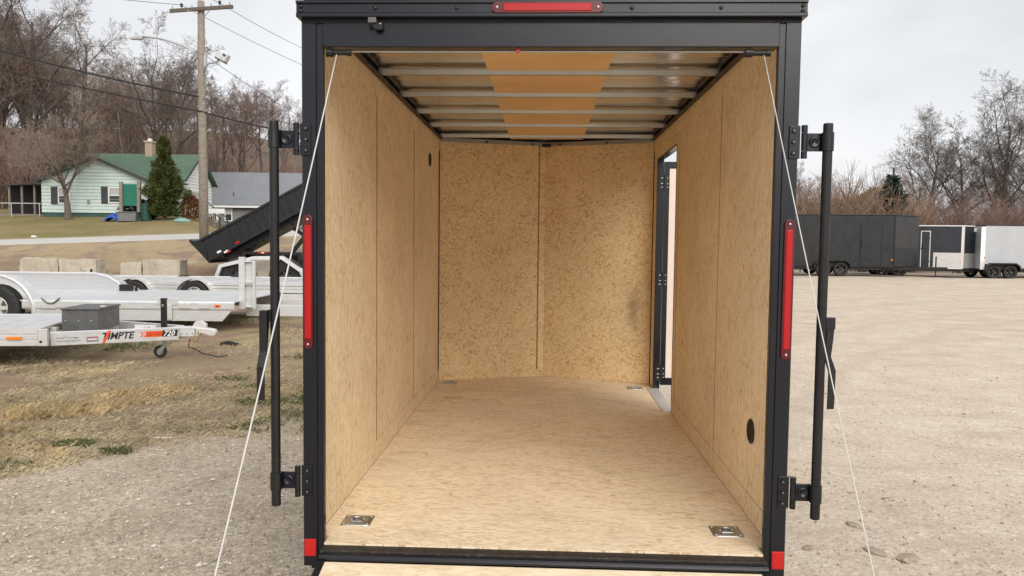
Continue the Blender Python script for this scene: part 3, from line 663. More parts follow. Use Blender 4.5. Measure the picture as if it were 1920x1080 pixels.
for s in (-1, 1):
    p0 = Vector((.06, s * .80, 0)); p1 = Vector((TL - .22, s * .10, 0)); d = (p1 - p0).normalized()
    m = MB(); m.bar(p0 + Vector((0, 0, (zb + zt_) / 2)), p1 + Vector((0, 0, (zb + zt_) / 2 - .012)), .055, .175)
    b = m.build('tongue_beam', ALU, A1, .004)
    if s < 0:
        aa = atan2(d.y, d.x); nrm = Vector((sin(aa), -cos(aa), 0)); Lb = (p1 - p0).length; zc = (zb + zt_) / 2 - .006
        def on(t, dz, k=.0290): return p0 + d * (t * Lb) + nrm * k + Vector((0, 0, zc + dz))
        rot = (radians(90), 0, aa)
        def quad(name, t0, t1, z0, z1, mat, sh=0, k=.0288):
            a, b_, c, e = on(t0, z0, k), on(t1, z0, k), on(t1, z1, k) + d * sh, on(t0, z1, k) + d * sh; MB().add([a, b_, c, e], [(0, 1, 2, 3)]).build(name, mat, b)
        text('lettering', 'R and P Carriages', .034, INK, b, on(.045, .002), rot); text('lettering', 'www.randpcarriages.com', .026, INK, b, on(.045, -.034), rot)
        quad('dealer_plate', .265, .355, -.055, .012, GREYV); quad('dealer_plate_stripe', .275, .345, -.03, -.016, INKW, 0, .0292); quad('dealer_plate_stripe', .275, .345, -.012, -.002, ORANGE, 0, .0292)
        text('lettering', 'TIMPTE', .125, INK, b, on(.375, -.035, .0292), rot, .28, .0035, .93)
        quad('orange_slash', .381, .404, -.080, .080, ORANGE, .075, .0302)
        for i in range(3):
            for j in range(3):
                if (i + j) % 2 == 0: quad('orange_check', .683 + i * .012, .695 + i * .012, -.03 + j * .025, -.005 + j * .025, ORANGE, .004)
        quad('orange_panel', .722, .86, -.035, .045, ORANGE, .012); text('lettering', 'HD CAR', .055, plain('dark_orange', (.5, .05, .015), .4), b, on(.735, -.016, .0296), rot, .28, .0015, .9)
        quad('black_panel', .858, .985, -.038, .05, INK, .012); text('lettering', '720', .105, INKW, b, on(.868, -.030, .0296), rot, .28, .002, .9)
box('tongue_neck', ALU, A1, TL - .30, TL - .02, -.065, .065, zb + .03, zt_ - .02, .005)
for x in (.45, .95): box('tongue_crossmember', ALU, A1, x - .03, x + .03, -.45 + .45 * (x - .06), .45 - .45 * (x - .06), zb + .02, zt_ - .03)
bx_ = MB().prism([(.03, -.42), (.48, -.42), (.48, .30), (.03, .30)], 'z', zb + .10, DZ + .19).build('tool_box', GREYBOX, A1, .006)
MB().box(.015, .495, -.435, .315, DZ + .191, DZ + .215).build('lid', GREYBOX, bx_, .006)
MB().ring((.42, -.1, DZ + .216), 'z', [(.0001, .006), (.035, .005), (.04, 0)], 14).build('lid_lock', INKW, bx_)
for i in range(3): MB().ring((.08 + i * .16, -.421, DZ + .05), 'y', [(.0001, -.006), (.008, -.004), (.009, 0)], 8).build('rivet', SCREW, bx_)
for i in range(2): box('warning_plate', INKW, A1, .66 + i * .17, .80 + i * .17, .36 - i * .075, .366 - i * .075, zb + .09, zb + .15)
jack(A1, 1.18, 0, DZ + .30, 0, BLACKM)
coupler_set(A1, TL + .08, (zb + zt_) / 2, ALUD)
chain(A1, TL - .02, -.075, zb + .02, zb - .14); chain(A1, TL + .03, -.068, zb + .10, zb - .02, 5)
MB().tube([(TL - .08, -.06, zb), (TL - .1, -.08, zb - .12), (TL - .02, -.1, .14), (TL + .1, -.12, .07), (TL + .3, -.1, .02), (TL + .42, -.05, .03)], .008, 6).build('brake_cable', RUBBER, A1, smooth=True)
for x in (-1.9, -2.75):
    for s in (-1, 1): wheel(A1, x, s * .72, .30, .30, .18, 'y', ALUD)
    MB().tube([(x, -.7, .3), (x, .7, .3)], .035, 8).build('axle', BLACKM, A1)
box('under_frame', ALUD, A1, -LEN, 0, -.5, -.42, DZ - .17, DZ - .031); box('under_frame', ALUD, A1, -LEN, 0, .42, .5, DZ - .17, DZ - .031)
# --- second one: wide smooth deck, tread plate fenders
F2 = (-4.75, 13.1); g2 = gz(-6, 14)
A2 = thing('flatbed_trailer', 'smooth-decked aluminium car hauler with tread plate fenders, second from the gravel', 'flatbed trailer', lot(F2[0], F2[1], g2), HEAD + radians(.5))
Z2 = .52
box('deck', ALU, A2, -6.6, 0, .02, 2.95, Z2 - .02, Z2 + .0)
MB().prism([(-.002, Z2 + .004), (.03, Z2 + .004), (.03, Z2 - .15), (0, Z2 - .15), (-.015, Z2 - .12), (-.015, Z2 - .02)], 'x', -3.55, .03).build('side_rail', ALU, A2)
MB().prism([(-3.4, Z2 - .152), (-.02, Z2 - .152), (-.18, Z2 - .33), (-3.4, Z2 - .33)], 'y', .0, .06).build('side_beam', ALU, A2, .004)
box('side_beam', ALU, A2, -6.6, 0, 2.9, 2.96, Z2 - .3, Z2 - .021)
MB().ring((-3.98, .10, .28), 'y', [(.62, -.16), (.66, -.17), (.68, -.15), (.67, .12), (.63, .12)], 26, 0, pi).build('fender', ALU, A2)
MB().ring((-3.98, .14, .28), 'y', [(.615, -.12), (.60, .10)], 26, 0, pi).build('fender_liner', TREAD, A2)
for x in (-3.98,):
    wheel(A2, x, .06, .38, .40, .22, 'y', ALUD, 6, .5); wheel(A2, x, 2.88, .38, .40, .22, 'y', ALUD, 6, .5)
    MB().tube([(x, .1, .38), (x, 2.85, .38)], .04, 8).build('axle', BLACKM, A2)
fp = [(-6.6, Z2), (-6.6, .86), (-3.75, .86), (-3.50, .80), (-3.30, .68), (-3.16, Z2)]
MB().prism(fp, 'y', 2.72, 3.05).build('far_fender', TREAD, A2)
MB().tube([(-6.6, 2.71, .865), (-3.75, 2.71, .865), (-3.49, 2.71, .805), (-3.29, 2.71, .685), (-3.15, 2.71, Z2)], .022, 6).build('fender_trim', ALU, A2)
vh = MB(); vh.tube([(-3.22, -.02, Z2 + .04), (-3.10, -.03, Z2 - .055), (-3.02, -.03, Z2 - .055), (-2.90, -.02, Z2 + .04)], .013, 6); vh.build('tie_hook', GREYBOX, A2)
box('hook_plate', ALUD, A2, -3.28, -2.98, -.03, -.016, Z2 - .14, Z2 - .065, .004)
for x in (-2.28, -.47, -1.0 + .2): box('stake_pocket', ALUD, A2, x - .10, x + .10, -.035, -.016, Z2 - .115, Z2 - .03, .006)
MB().box(-1.26, -.92, -.03, -.016, Z2 - .06, Z2 + .06).build('tie_bracket', ALUD, A2, .006); MB().box(-1.15, -1.01, -.04, -.0305, Z2 - .31, Z2 - .04).build('tie_bracket_leg', ALUD, A2, .01)
box('marker_light', AMBER, A2, -.30, -.19, -.028, -.0155, Z2 - .09, Z2 - .045, .004); box('marker_lens', RED, A2, -.265, -.225, -.032, -.0285, Z2 - .08, Z2 - .055, .002)
up_ = MB(); up_.box(-.02, .08, .38, .46, Z2 - .15, 1.28); up_.box(.22, .26, .38, .46, Z2 - .15, 1.22)
for z in (Z2 - .12, .80, .83, 1.19): up_.box(.0805, .2195, .38, .46, z, z + .02)
up_.box(.0805, .2195, .45, .46, Z2 - .1, 1.18); up_.build('ramp_upright', ALU, A2, .004)
box('tongue_beam', ALU, A2, .0, 2.4, .7, .78, Z2 - .3, Z2 - .1, .004); box('tongue_beam', ALU, A2, .0, 2.4, 2.2, 2.28, Z2 - .3, Z2 - .1, .004); jack(A2, 2.2, 1.5, .9, 0, BLACKM, False); coupler_set(A2, 2.5, .36, ALUD); box('tongue_neck', ALU, A2, 2.0, 2.4, .78, 2.2, Z2 - .28, Z2 - .12)
box('load_stop', BLACKM, A2, -3.18, -2.95, 2.55, 2.68, Z2, Z2 + .13); MB().tube([(-2.86, 2.6, Z2), (-2.86, 2.6, Z2 + .08)], .03, 10).build('load_stop_pin', BLACKM, A2)
# --- third one
F3 = (-2.0, 18.4); g3 = gz(-7, 18.5)
A3 = thing('flatbed_trailer', 'plank-decked aluminium trailer with two low wheel arches in front of the concrete blocks', 'flatbed trailer', lot(F3[0], F3[1], g3), HEAD)
Z3 = .46
for i in range(34):
    x0 = -11.0 + i * .325; MB().prism([(x0, .06), (x0 + .315, .06), (x0 + .315, 2.75), (x0, 2.75)], 'z', Z3 - .03, Z3 - (i % 2) * .006).build('deck_plank', ALU, A3)
for y in (0, 2.76):
    for z0, z1 in ((Z3 - .075, Z3 + .012), (Z3 - .15, Z3 - .085), (Z3 - .24, Z3 - .16)): box('side_rail', ALU, A3, -11, 0, y - (.01 if z0 > Z3 - .1 else 0), y + .055, z0, z1, .004)
for x in (-7.0, -5.55):
    MB().ring((x, .02, .10), 'y', [(.43, -.16), (.465, -.16), (.465, .14), (.43, .14)], 22, 0, pi).build('fender', ALUD, A3)
    for y in (.0, 2.8): wheel(A3, x, y, .14, .36, .22, 'y', ALUD)
    MB().tube([(x, 0, .14), (x, 2.8, .14)], .04, 8).build('axle', BLACKM, A3)
st = MB(); st.box(-8.12, -8.04, -.03, .02, Z3 - .25, Z3 + .26); st.box(-8.20, -8.04, -.03, .02, Z3 + .2605, Z3 + .29); st.build('stake', ALUD, A3, .004); box('stake_strap', RUBBER, A3, -8.035, -8.0, -.028, .015, Z3 - .2, Z3 + .28)
box('lower_beam', ALU, A3, -4.2, 0, -.06, -.002, Z3 - .46, Z3 - .26, .004); box('plate', GREYBOX, A3, -2.95, -2.75, -.066, -.0605, Z3 - .38, Z3 - .32)
box('marker_light', AMBER, A3, -1.9, -1.8, -.014, -.0005, Z3 - .13, Z3 - .1)
DARKW0 = plain('dark_hub', (.05, .05, .052), .5, .3)
# --- tall sloped fender trailer behind
F4 = (-7.25, 22.3); g4 = gz(*F4)
A4 = thing('utility_trailer', 'aluminium trailer with tall sloped fender frame over two black tyres', 'utility trailer', lot(F4[0], F4[1], g4), HEAD)
fo = [(-1.36, .30), (-1.22, .68), (-.22, .93), (.62, .95), (1.20, .55), (1.3, .3)]
fi = [(-1.26, .30), (-1.14, .60), (-.20, .83), (.58, .85), (1.10, .50), (1.2, .3)]
MB().add([(x, 0, z) for x, z in fo] + [(x, 0, z) for x, z in fi] + [(x, .16, z) for x, z in fo] + [(x, .16, z) for x, z in fi],
         [(i, i + 1, i + 7, i + 6) for i in range(5)] + [(i + 12, i + 18, i + 19, i + 13) for i in range(5)] + [(i, i + 12, i + 13, i + 1) for i in range(5)] + [(i + 6, i + 7, i + 19, i + 18) for i in range(5)]).build('fender', ALU, A4)
MB().prism(fi, 'y', .40, .42).build('fender_back', plain('dusty_panel', (.50, .44, .36), .6, .2), A4)
box('deck', ALU, A4, -1.2, 2.6, .44, 2.4, .22, .27); box('side_rail', ALU, A4, -1.2, 2.6, .42, .439, .12, .28)
for x in (-.72, .68):
    for y in (.22, 2.55): wheel(A4, x, y, .37, .50, .24, 'y', DARKW0, 6, .34)
    MB().tube([(x, .2, .4), (x, 2.5, .4)], .04, 8).build('axle', BLACKM, A4)
box('tool_bag', RUBBER, A4, -1.1, -.8, .6, .9, .271, .36, .04)
# --- black dump trailer, bed raised
F5 = (-9.62, 24.6); g5 = gz(-8, 25)
A5 = thing('dump_trailer', 'black dump trailer with its ribbed bed tipped up and tailgate hanging', 'dump trailer', lot(F5[0], F5[1], g5), HEAD)
BT = Matrix.Translation((0, 0, .62)) @ Matrix.Rotation(radians(-29), 4, 'Y')
DUMP = plain('black_dump_paint', (.006, .0065, .0085), .4, 0, .2, 3, dirt=((.03, .027, .025), .2))
bd = MB(); bd.box(0, 4.6, 0, .05, .0, .66, BT); bd.box(0, 4.6, 1.9, 1.95, 0, .66, BT); bd.box(0, 4.6, .0505, 1.8995, 0, .05, BT); bd.box(4.5505, 4.6, .0505, 1.8995, .0505, .66, BT)
bd = bd.build('dump_bed', DUMP, A5)
MB().box(-.02, 4.62, -.06, .07, .66, .74, BT).build('top_rail', DUMP, bd, .01); MB().box(0, 4.6, -.05, -.001, -.02, .10, BT).build('bottom_rail', DUMP, bd, .01)
for i in range(12): MB().box(.95 + i * .3, 1.0 + i * .3, -.055, -.0005, .105, .655, BT).build('bed_rib', DUMP, bd)
MB().box(.35, 4.3, .35, 1.6, -.16, -.005, BT).build('bed_subframe', DUMP, bd)
MB().add([BT @ Vector(p) for p in ((-.28, -.03, .86), (0, -.03, .72), (.15, -.03, .55), (-.05, -.03, .02), (-.28, .03, .86), (0, .03, .72), (.15, .03, .55), (-.05, .03, .02))], [(0, 1, 2, 3), (7, 6, 5, 4), (0, 4, 5, 1), (1, 5, 6, 2), (2, 6, 7, 3), (3, 7, 4, 0)]).build('tailgate_arm', DUMP, bd)
MB().box(-.06, -.005, -.04, 1.99, -.05, .9, BT @ Matrix.Rotation(radians(-12), 4, 'Y')).build('tailgate', DUMP, bd)
for x, z, m_ in ((.35, .32, INKW), (.55, .22, INKW), (.62, .18, RED), (1.0, .30, RED)): MB().box(x, x + .14, -.064, -.0565, z - .25, z - .19, BT).build('reflector', m_, bd)
fm = MB(); fm.box(.5, 6.2, .3, .42, .62, .82); fm.box(.5, 6.2, 1.5, 1.62, .62, .82); fm.box(.5, .6, .4205, 1.4995, .64, .8); fm.box(5.4, 5.5, .4205, 1.4995, .64, .8); fm.build('frame', DUMP, A5)
hs = MB(); hs.bar((2.2, .95, .7), (3.3, .95, 2.1), .12, .12); hs.bar((3.9, .95, .7), (2.4, .95, 1.7), .12, .12); hs.build('hoist', DUMP, A5)
MB().prism([(1.0, .62), (1.05, .92), (2.9, .92), (3.0, .62), (2.85, .62), (2.8, .85), (1.15, .85), (1.1, .62)], 'y', -.05, .28).build('fender', DUMP, A5)
box('marker_light', RED, A5, 1.55, 1.85, -.06, -.0505, .93 - .06, .93 - .02); box('marker_lens', INKW, A5, 1.66, 1.74, -.065, -.0605, .875, .905)
for x in (1.5, 2.45):
    for y in (.1, 1.8): wheel(A5, x, y, .38, .38, .22, 'y', GREYWHEEL)
    MB().tube([(x, .1, .38), (x, 1.8, .38)], .04, 8).build('axle', BLACKM, A5)
jack(A5, 6.0, .95, 1.2, 0, BLACKM, False)

# ------------------------------------------------------------------ concrete blocks
def concrete():
    t = NT('old_concrete'); t.set(.9, 0, .2); v = t.pos('world'); a = t.noise(t.mapping(v, scale=(1.5, 1.5, .5)), 2, 6, .65); b = t.noise(v, 18, 5)
    c = t.ramp(a, [(.3, (.36, .31, .24)), (.7, (.58, .53, .44))]); t.col(t.mix(t.ramp(b, [(.55, 0), (.75, .5)]), c, (.25, .21, .16))); t.bump(b, .5, .02); return t.m
CONC = concrete()
for u, v, ln, hh, rz, lb in ((-15.5, 25.6, 1.22, .60, .01, 'leftmost pale concrete block on the bank by the road'), (-14.2, 25.55, 1.22, .60, -.02, 'weathered concrete block just right of the leftmost block'), (-12.36, 25.3, .66, .58, .08, 'short rough concrete block left of the taller block'), (-11.35, 25.3, 1.2, .66, -.03, 'tallest concrete block, nearest the dump trailer')):
    m = MB(); nx, ny, nz = 8, 3, 4
    bm = bmesh.new(); bmesh.ops.create_cube(bm, size=1); bmesh.ops.subdivide_edges(bm, edges=bm.edges, cuts=5, use_grid_fill=True)
    for q in bm.verts:
        p = Vector((q.co.x * ln, q.co.y * .6, (q.co.z + .5) * hh)); k = noise.noise(p * 5 + Vector((u, v, 0))) * .022
        if abs(q.co.z - .5) < .01: p.z += noise.noise(p * 3.1 + Vector((v, u, 2))) * .05
        q.co = p + Vector((k, k, 0))
    me = bpy.data.meshes.new('concrete_block'); bm.to_mesh(me); bm.free()
    o = link('concrete_block', me, CONC, loc=onlot(u, v, -.06)); o.rotation_euler = (0, 0, HEAD + rz); tag(o, lb, 'concrete block', 'concrete blocks on the bank')

# ------------------------------------------------------------------ enclosed trailers parked on the right (local +x = nose)
def enclosed(label, u, v, yaw, ln, wd, ht, nose, mats, door, axle, guard=0, guard2=None, trim=None, cut=None):
    side, nosem, trimm, wheelm = mats; g = gz(u, v)
    t = thing('enclosed_trailer', label, 'enclosed trailer', lot(u, v, g), HEAD + yaw, 'enclosed trailers parked across the lot'); zb_ = .48
    # origin: near front corner; body runs to -x, far side at +y
    b = MB().prism([(-ln, 0), (0, 0), (0, wd), (-ln, wd)], 'z', zb_, ht).build('body', side, t, .02)
    MB().prism([(.001, .002), (nose, wd / 2), (.001, wd - .002)], 'z', zb_ + .02, ht - .01).build('nose', nosem, t, .01)
    MB().prism([(-ln - .02, -.02), (.0, -.02), (nose + .03, wd / 2), (0, wd + .02), (-ln - .02, wd + .02)], 'z', ht + .001, ht + .05).build('roof_trim', trimm, t, .008)
    box('bottom_trim', trimm if trim else BLACKM, t, -ln, 0, -.012, -.001, zb_ - .02, zb_ + .06)
    box('corner_trim', trimm, t, -.05, .012, -.014, -.0015, zb_, ht - .005); 
    if guard: MB().prism([(.012, -.016), (nose + .02, wd / 2 - .006), (nose + .005, wd / 2), (.002, -.004)], 'z', zb_ + .02, zb_ + guard).build('stone_guard', guard2, t)
    k = door
    if k:
        x0, x1, z1 = k; d = MB().box(x0, x1, -.022, -.001, zb_ + .07, z1).build('side_door', side, t, .004)
        f = MB()
        for a0, a1, c0, c1 in ((x0 - .05, x0 - .012, zb_ + .06, z1 + .05), (x1 + .012, x1 + .05, zb_ + .06, z1 + .05), (x0 - .05, x1 + .05, z1 + .0505, z1 + .085)): f.box(a0, a1, -.020, -.001, c0, c1)
        f.build('door_frame', trim or BLACKM, d)
        for zz in (zb_ + .35, z1 - .3): MB().box(x1 - .25, x1 + .04, -.032, -.0225, zz - .018, zz + .018).build('hinge', BLACKM, d)
        lb = MB(); lb.tube([(x0 + .03, -.04, zb_ + .85), (x0 + .03, -.04, zb_ + 1.25)], .016, 8); lb.box(x0 - .03, x0 + .30, -.045, -.0225, zb_ + 1.0, zb_ + 1.04); lb.build('door_latch', BLACKM, d)
    r_ = .35
    for i in range(axle[1]):
        x = axle[0] - i * .82
        for y in (-.02 if cut is None else .10, wd - .1): wheel(t, x, y, r_, r_, .22, 'y', wheelm, 6, .62)
        MB().tube([(x, .1, r_), (x, wd - .1, r_)], .04, 8).build('axle', BLACKM, t)
    xa, xb = axle[0] + .48, axle[0] - .82 * (axle[1] - 1) - .48
    MB().prism([(xb, .38), (xb + .08, .66), (xb + .28, .80), (xa - .28, .80), (xa - .08, .66), (xa, .38), (xa - .06, .38), (xa - .14, .62), (xa - .30, .74), (xb + .30, .74), (xb + .14, .62), (xb + .06, .38)], 'y', -.24, .0).build('fender', BLACKM, t)
    box('wheel_well', RUBBER, t, xb + .06, xa - .06, -.004, -.0005, zb_, .74)
    tm = MB(); tm.bar((-.6, .2, .40), (nose + 1.15, wd / 2 - .03, .40), .08, .14); tm.bar((-.6, wd - .2, .40), (nose + 1.15, wd / 2 + .03, .40), .08, .14); tm.bar((-ln + .1, .15, .40), (-.6, .15, .40), .08, .14); tm.bar((-ln + .1, wd - .15, .40), (-.6, wd - .15, .40), .08, .14)
    tm.build('frame', BLACKM, t)
    MB().prism([(nose + 1.0, .36), (nose + 1.35, .36), (nose + 1.4, .42), (nose + 1.35, .48), (nose + 1.0, .48)], 'y', wd / 2 - .06, wd / 2 + .06).build('coupler', BLACKM, t, .01)
    jk = MB(); jk.tube([(nose + .85, wd / 2, .2), (nose + .85, wd / 2, 1.0)], .032, 10); jk.tube([(nose + .85, wd / 2, .0), (nose + .85, wd / 2, .2)], .022, 10); jk.ring((nose + .85, wd / 2, 0), 'z', [(.0001, .015), (.09, .015), (.09, 0), (.0001, 0)], 14); jk.build('tongue_jack', BLACKM, t)
    MB().box(-.14, -.08, -.022, -.0145, zb_ + .30, zb_ + .38).build('marker_light', AMBER, t)
    return t
CHAR = plain('charcoal_panel', (.010, .0105, .012), .36, 0, .12, 1.2); CHARN = plain('grey_nose_panel', (.027, .0265, .027), .4, 0, .1, 1.5); NAVY = plain('blue_black_panel', (.018, .021, .030), .3, 0, .1, 1.2)
ATP = alu('atp_stone_guard', (.62, .61, .60), .35, .75, 3); WHITEP = plain('white_trailer_panel', (.43, .445, .47), .35, 0, .05, 1.2, dirt=((.4, .38, .35), .12)); DARKW = plain('black_alloy', (.03, .03, .032), .3, .3)
t1 = enclosed('largest black enclosed trailer with matching black trim, left of the silver-fronted one', 18.25, 37.0, radians(-7), 8.2, 2.55, 2.93, 1.55, (CHAR, CHARN, BLACK, DARKW), (-1.55, -.62, 2.48), (-2.45, 2), .9, BLACK)
t2 = enclosed('blue-black V-nose trailer with silver stone guard and white trim, between the black and white ones', 22.8, 39.2, radians(-16), 5.2, 2.1, 2.62, 1.0, (NAVY, NAVY, WHITE, DARKW), (-1.9, -1.55, 2.3), (-2.9, 2), .78, ATP, trim=ALUD, cut=1)
box('stone_guard', ATP, t2, -1.35, -.052, -.018, -.0025, .50, 1.28)
MB().prism([(-.09, -.0155), (.03, -.0175), (.09, .10), (.075, .115), (.0, .0)], 'z', .5, 2.6).build('nose_corner_trim', ALUD, t2)
MB().ring((.70, .70, 2.46), 'y', [(.0001, -.03), (.10, -.025), (.12, .02)], 14).build('round_badge', INKW, t2)
box('coupler_cover', INKW, t2, 1.75, 2.1, .85, 1.05, .44, .62, .03)
wl = MB(); 
for x in (2.0, 2.45): wl.tube([(x, .95, .0), (x, .95, .45)], .02, 6)
wl.tube([(2.0, .95, .12), (2.45, .95, .12)], .02, 6); wl.build('tongue_stand', ALUD, t2)
t3 = enclosed('white enclosed trailer with black fenders at the right edge of the photograph', 31.1, 38.6, radians(-2), 7.4, 2.1, 2.66, .9, (WHITEP, WHITEP, BLACK, DARKW), (-5.25 + .8, -3.5, 2.40), (-6.15, 2), 0)
box('rear_corner_trim', INKW, t3, -7.62, -7.40, -.02, .0, .9, 2.6); box('rear_corner_trim', ALUD, t3, -7.62, -7.40, -.02, .0, .46, .898)
lb_ = box('tail_light', RED, t3, -7.43, -7.40, -.028, -.0205, 1.0, 1.1)
# a low open trailer glimpsed under the black one
t4 = thing('utility_trailer', 'low open trailer behind the black trailer, only its end showing beside the lock bar', 'utility trailer', onlot(14.6, 41.5), HEAD)
box('deck', BLACKM, t4, -2.6, .4, 0, 1.9, .42, .52); box('tongue', GALV, t4, .401, 1.5, .9, 1.0, .42, .50)
for y in (.02, 1.8): box('side_rail', BLACKM, t4, -2.6, .4, y, y + .05, .521, 1.0)
wheel(t4, -1.2, -.12, .33, .33, .2, 'y', DARKW); wheel(t4, -1.2, 2.02, .33, .33, .2, 'y', DARKW); MB().tube([(1.2, .95, 0), (1.2, .95, .9)], .03, 8).build('tongue_jack', BLACKM, t4); box('reflector', RED, t4, .05, .3, -.03, -.001, .44, .5)
MB().tube([(-1.2, -.1, .33), (-1.2, 2, .33)], .035, 8).build('axle', BLACKM, t4)

# ------------------------------------------------------------------ houses
SIDING = plain('white_siding', (.56, .66, .62), .5, 0, .05, 2, dirt=((.42, .46, .42), .25)); GREENR = plain('green_roof', (.07, .125, .08), .6, .1, .15, 1.2, dirt=((.16, .22, .16), .3))
GREYS = plain('grey_siding', (.20, .195, .19), .6, 0, .06, 2); GREYR = plain('grey_metal_roof', (.27, .28, .295), .42, .5, .08, .8); GLASS = plain('dark_window_glass', (.02, .022, .026), .08, 0, .3, 2, spec=.8, rvar=.05)
SHUT = plain('dark_shutter', (.045, .05, .055), .6); TRIMW = plain('white_trim', (.76, .77, .76), .5, 0, .04); BRICK = plain('brick_chimney', (.36, .28, .21), .85, 0, .3, 20, .4, 60); FOUND = plain('green_foundation', (.045, .10, .085), .7); WOOD = plain('grey_weathered_wood', (.25, .21, .17), .85, 0, .25, 8, .3, 50)
CURT = plain('curtain', (.45, .44, .42), .8)
def lap_wall(parent, name, mat, O, D, span, tops, z0, step=.2):
    """lap siding: O corner, D direction (outward normal to its right); tops: height profile [(s,z)]"""
    O = Vector(O); D = Vector(D).normalized(); N = Vector((D.y, -D.x, 0)); m = MB()
    def rng(z):
        ss = [i * span / 400 for i in range(401) if lerp_knots(i * span / 400, tops) >= z - 1e-6]; return (ss[0], ss[-1]) if ss else None
    z = z0; zmax = max(q for _, q in tops)
    while z < zmax - .02:
        z1 = min(z + step, zmax - .01); a, b = rng(z), rng(z1) or rng(z)
        p = [O + D * a[0] + N * .042, O + D * a[1] + N * .042, O + D * b[1] + N * .004, O + D * b[0] + N * .004]; hs_ = [z, z, z1, z1]
        q = [Vector((v.x, v.y, h)) for v, h in zip(p, hs_)]
        i0 = [Vector((O.x + D.x * s, O.y + D.y * s, z)) - N * .04 for s in a]; i1 = [Vector((O.x + D.x * s, O.y + D.y * s, z1)) - N * .04 for s in b]
        m.add(q + [i0[0], i0[1], i1[1], i1[0]], [(0, 1, 2, 3), (0, 4, 5, 1), (7, 6, 5, 4), (2, 6, 7, 3), (0, 3, 7, 4), (1, 5, 6, 2)]); z = z1
    return m.build(name, mat, parent)
def window(parent, x0, x1, y, z0, z1, face='y', shutters=(), split=True, out=-1):
    """window on a wall whose outside looks to -y (face y) or +x (face x)"""
    def B(a0, a1, d0, d1, c0, c1): return MB().box(a0, a1, y - d1, y - d0, c0, c1) if face == 'y' else MB().box(y + d0, y + d1, a0, a1, c0, c1)
    f = MB()
    for a in ((x0, x0 + .07, z0, z1), (x1 - .07, x1, z0, z1), (x0 + .0702, x1 - .0702, z0, z0 + .07), (x0 + .0702, x1 - .0702, z1 - .07, z1)) + (((x0 + .0702, x1 - .0702, (z0 + z1) / 2 - .03, (z0 + z1) / 2 + .03),) if split else ()):
        g = B(a[0], a[1], .023, .075, a[2], a[3]); f.add(g.v, g.f)
    f = f.build('window', TRIMW, parent)
    B(x0 + .06, x1 - .06, .024, .04, z0 + .06, z1 - .06).build('pane', GLASS, f)
    B(x0 + .071, x1 - .071, .0405, .045, (z0 + z1) / 2 + .031, z1 - .071).build('blind', CURT, f)
    for k in shutters:
        a = (x0 - .42, x0 - .01) if k < 0 else (x1 + .01, x1 + .42); B(a[0], a[1], .024, .06, z0 - .03, z1 + .03).build('shutter', SHUT, f)
Hb = gz(-25, 47) - .05
Hs = thing('green_roofed_house', 'small white clapboard house with green roof and brick chimney behind the road', 'house', lot(-28.2, 46.5, Hb), HEAD)
# local: x along u from the wing's left corner, y along v.  wing
WW = 6.5; tops = [(0, 2.12), (3.3, 3.48), (6.5, 2.12)]
lap_wall(Hs, 'front_wall', SIDING, (0, 0, 0), (1, 0, 0), WW, tops, .22)
box('foundation', FOUND, Hs, .05, WW - .05, .03, 6, -.9, .22); box('wall', SIDING, Hs, .03, .1, .05, 6.0, .22, 2.1); 
lap_wall(Hs, 'wing_right_wall', SIDING, (WW, 0, 0), (0, 1, 0), 2.0, [(0, 2.1), (2, 2.1)], .22)
def roof(parent, poly3, th, mat, name='roof'):
    n_ = len(poly3); a = [Vector(p) for p in poly3]; nn = (a[1] - a[0]).cross(a[2] - a[0]).normalized()
    if nn.z < 0: nn = -nn
    return MB().add(a + [p + nn * th for p in a], [tuple(range(n_))[::-1], tuple(range(n_, 2 * n_))] + [(i, (i + 1) % n_, (i + 1) % n_ + n_, i + n_) for i in range(n_)]).build(name, mat, parent)
roof(Hs, [(3.3, -.3, 3.50), (3.3, 5.0, 3.50), (6.85, 5.0, 1.98), (6.85, -.3, 1.98)], .07, GREENR)
roof(Hs, [(3.3, -.3, 3.50), (3.3, 5.0, 3.50), (-.3, 5.0, 2.02), (-.3, -.3, 2.02)], .07, GREENR)
fa = MB(); fa.bar((3.3, -.31, 3.5), (6.85, -.31, 1.98), .03, .14); fa.bar((3.3, -.31, 3.5), (-.3, -.31, 2.02), .03, .14); fa.build('fascia', SHUT, Hs)
# main block
mx0, mx1, my0, my1 = 1.2, 7.65, 1.9, 6.4; eav, rid = 2.42, 4.08
lap_wall(Hs, 'gable_wall', plain('sunlit_white_siding', (.76, .77, .76), .5, 0, .05, 2), (mx1, my0, 0), (0, 1, 0), my1 - my0, [(0, eav), ((my1 - my0) / 2, rid), (my1 - my0, eav)], .22)  # lighter copy of the siding; the sunlit side is put into the colour
lap_wall(Hs, 'main_front_wall', SIDING, (WW, my0, 0), (1, 0, 0), mx1 - WW, [(0, eav), (2, eav)], .22); box('wall', SIDING, Hs, mx0, mx1 - .05, my1 - .1, my1, 0, eav); box('foundation', FOUND, Hs, WW, mx1 - .03, my0 + .03, my1, -1, .22); box('wall', SIDING, Hs, mx0, mx0 + .1, my0 + .1, my1 - .101, 0, eav)
ym = (my0 + my1) / 2
rf = roof(Hs, [(mx0 - .3, my0 - .35, eav - .14), (mx1 + .3, my0 - .35, eav - .14), (mx1 + .3, ym, rid + .06), (mx0 - .3, ym, rid + .06)], .07, GREENR)
roof(Hs, [(mx0 - .3, my1 + .35, eav - .14), (mx1 + .3, my1 + .35, eav - .14), (mx1 + .3, ym, rid + .06), (mx0 - .3, ym, rid + .06)], .07, GREENR)
fa = MB(); fa.bar((mx1 + .31, my0 - .35, eav - .14), (mx1 + .31, ym, rid + .06), .03, .14); fa.bar((mx1 + .31, my1 + .35, eav - .14), (mx1 + .31, ym, rid + .06), .03, .14); fa.build('fascia', SHUT, Hs)
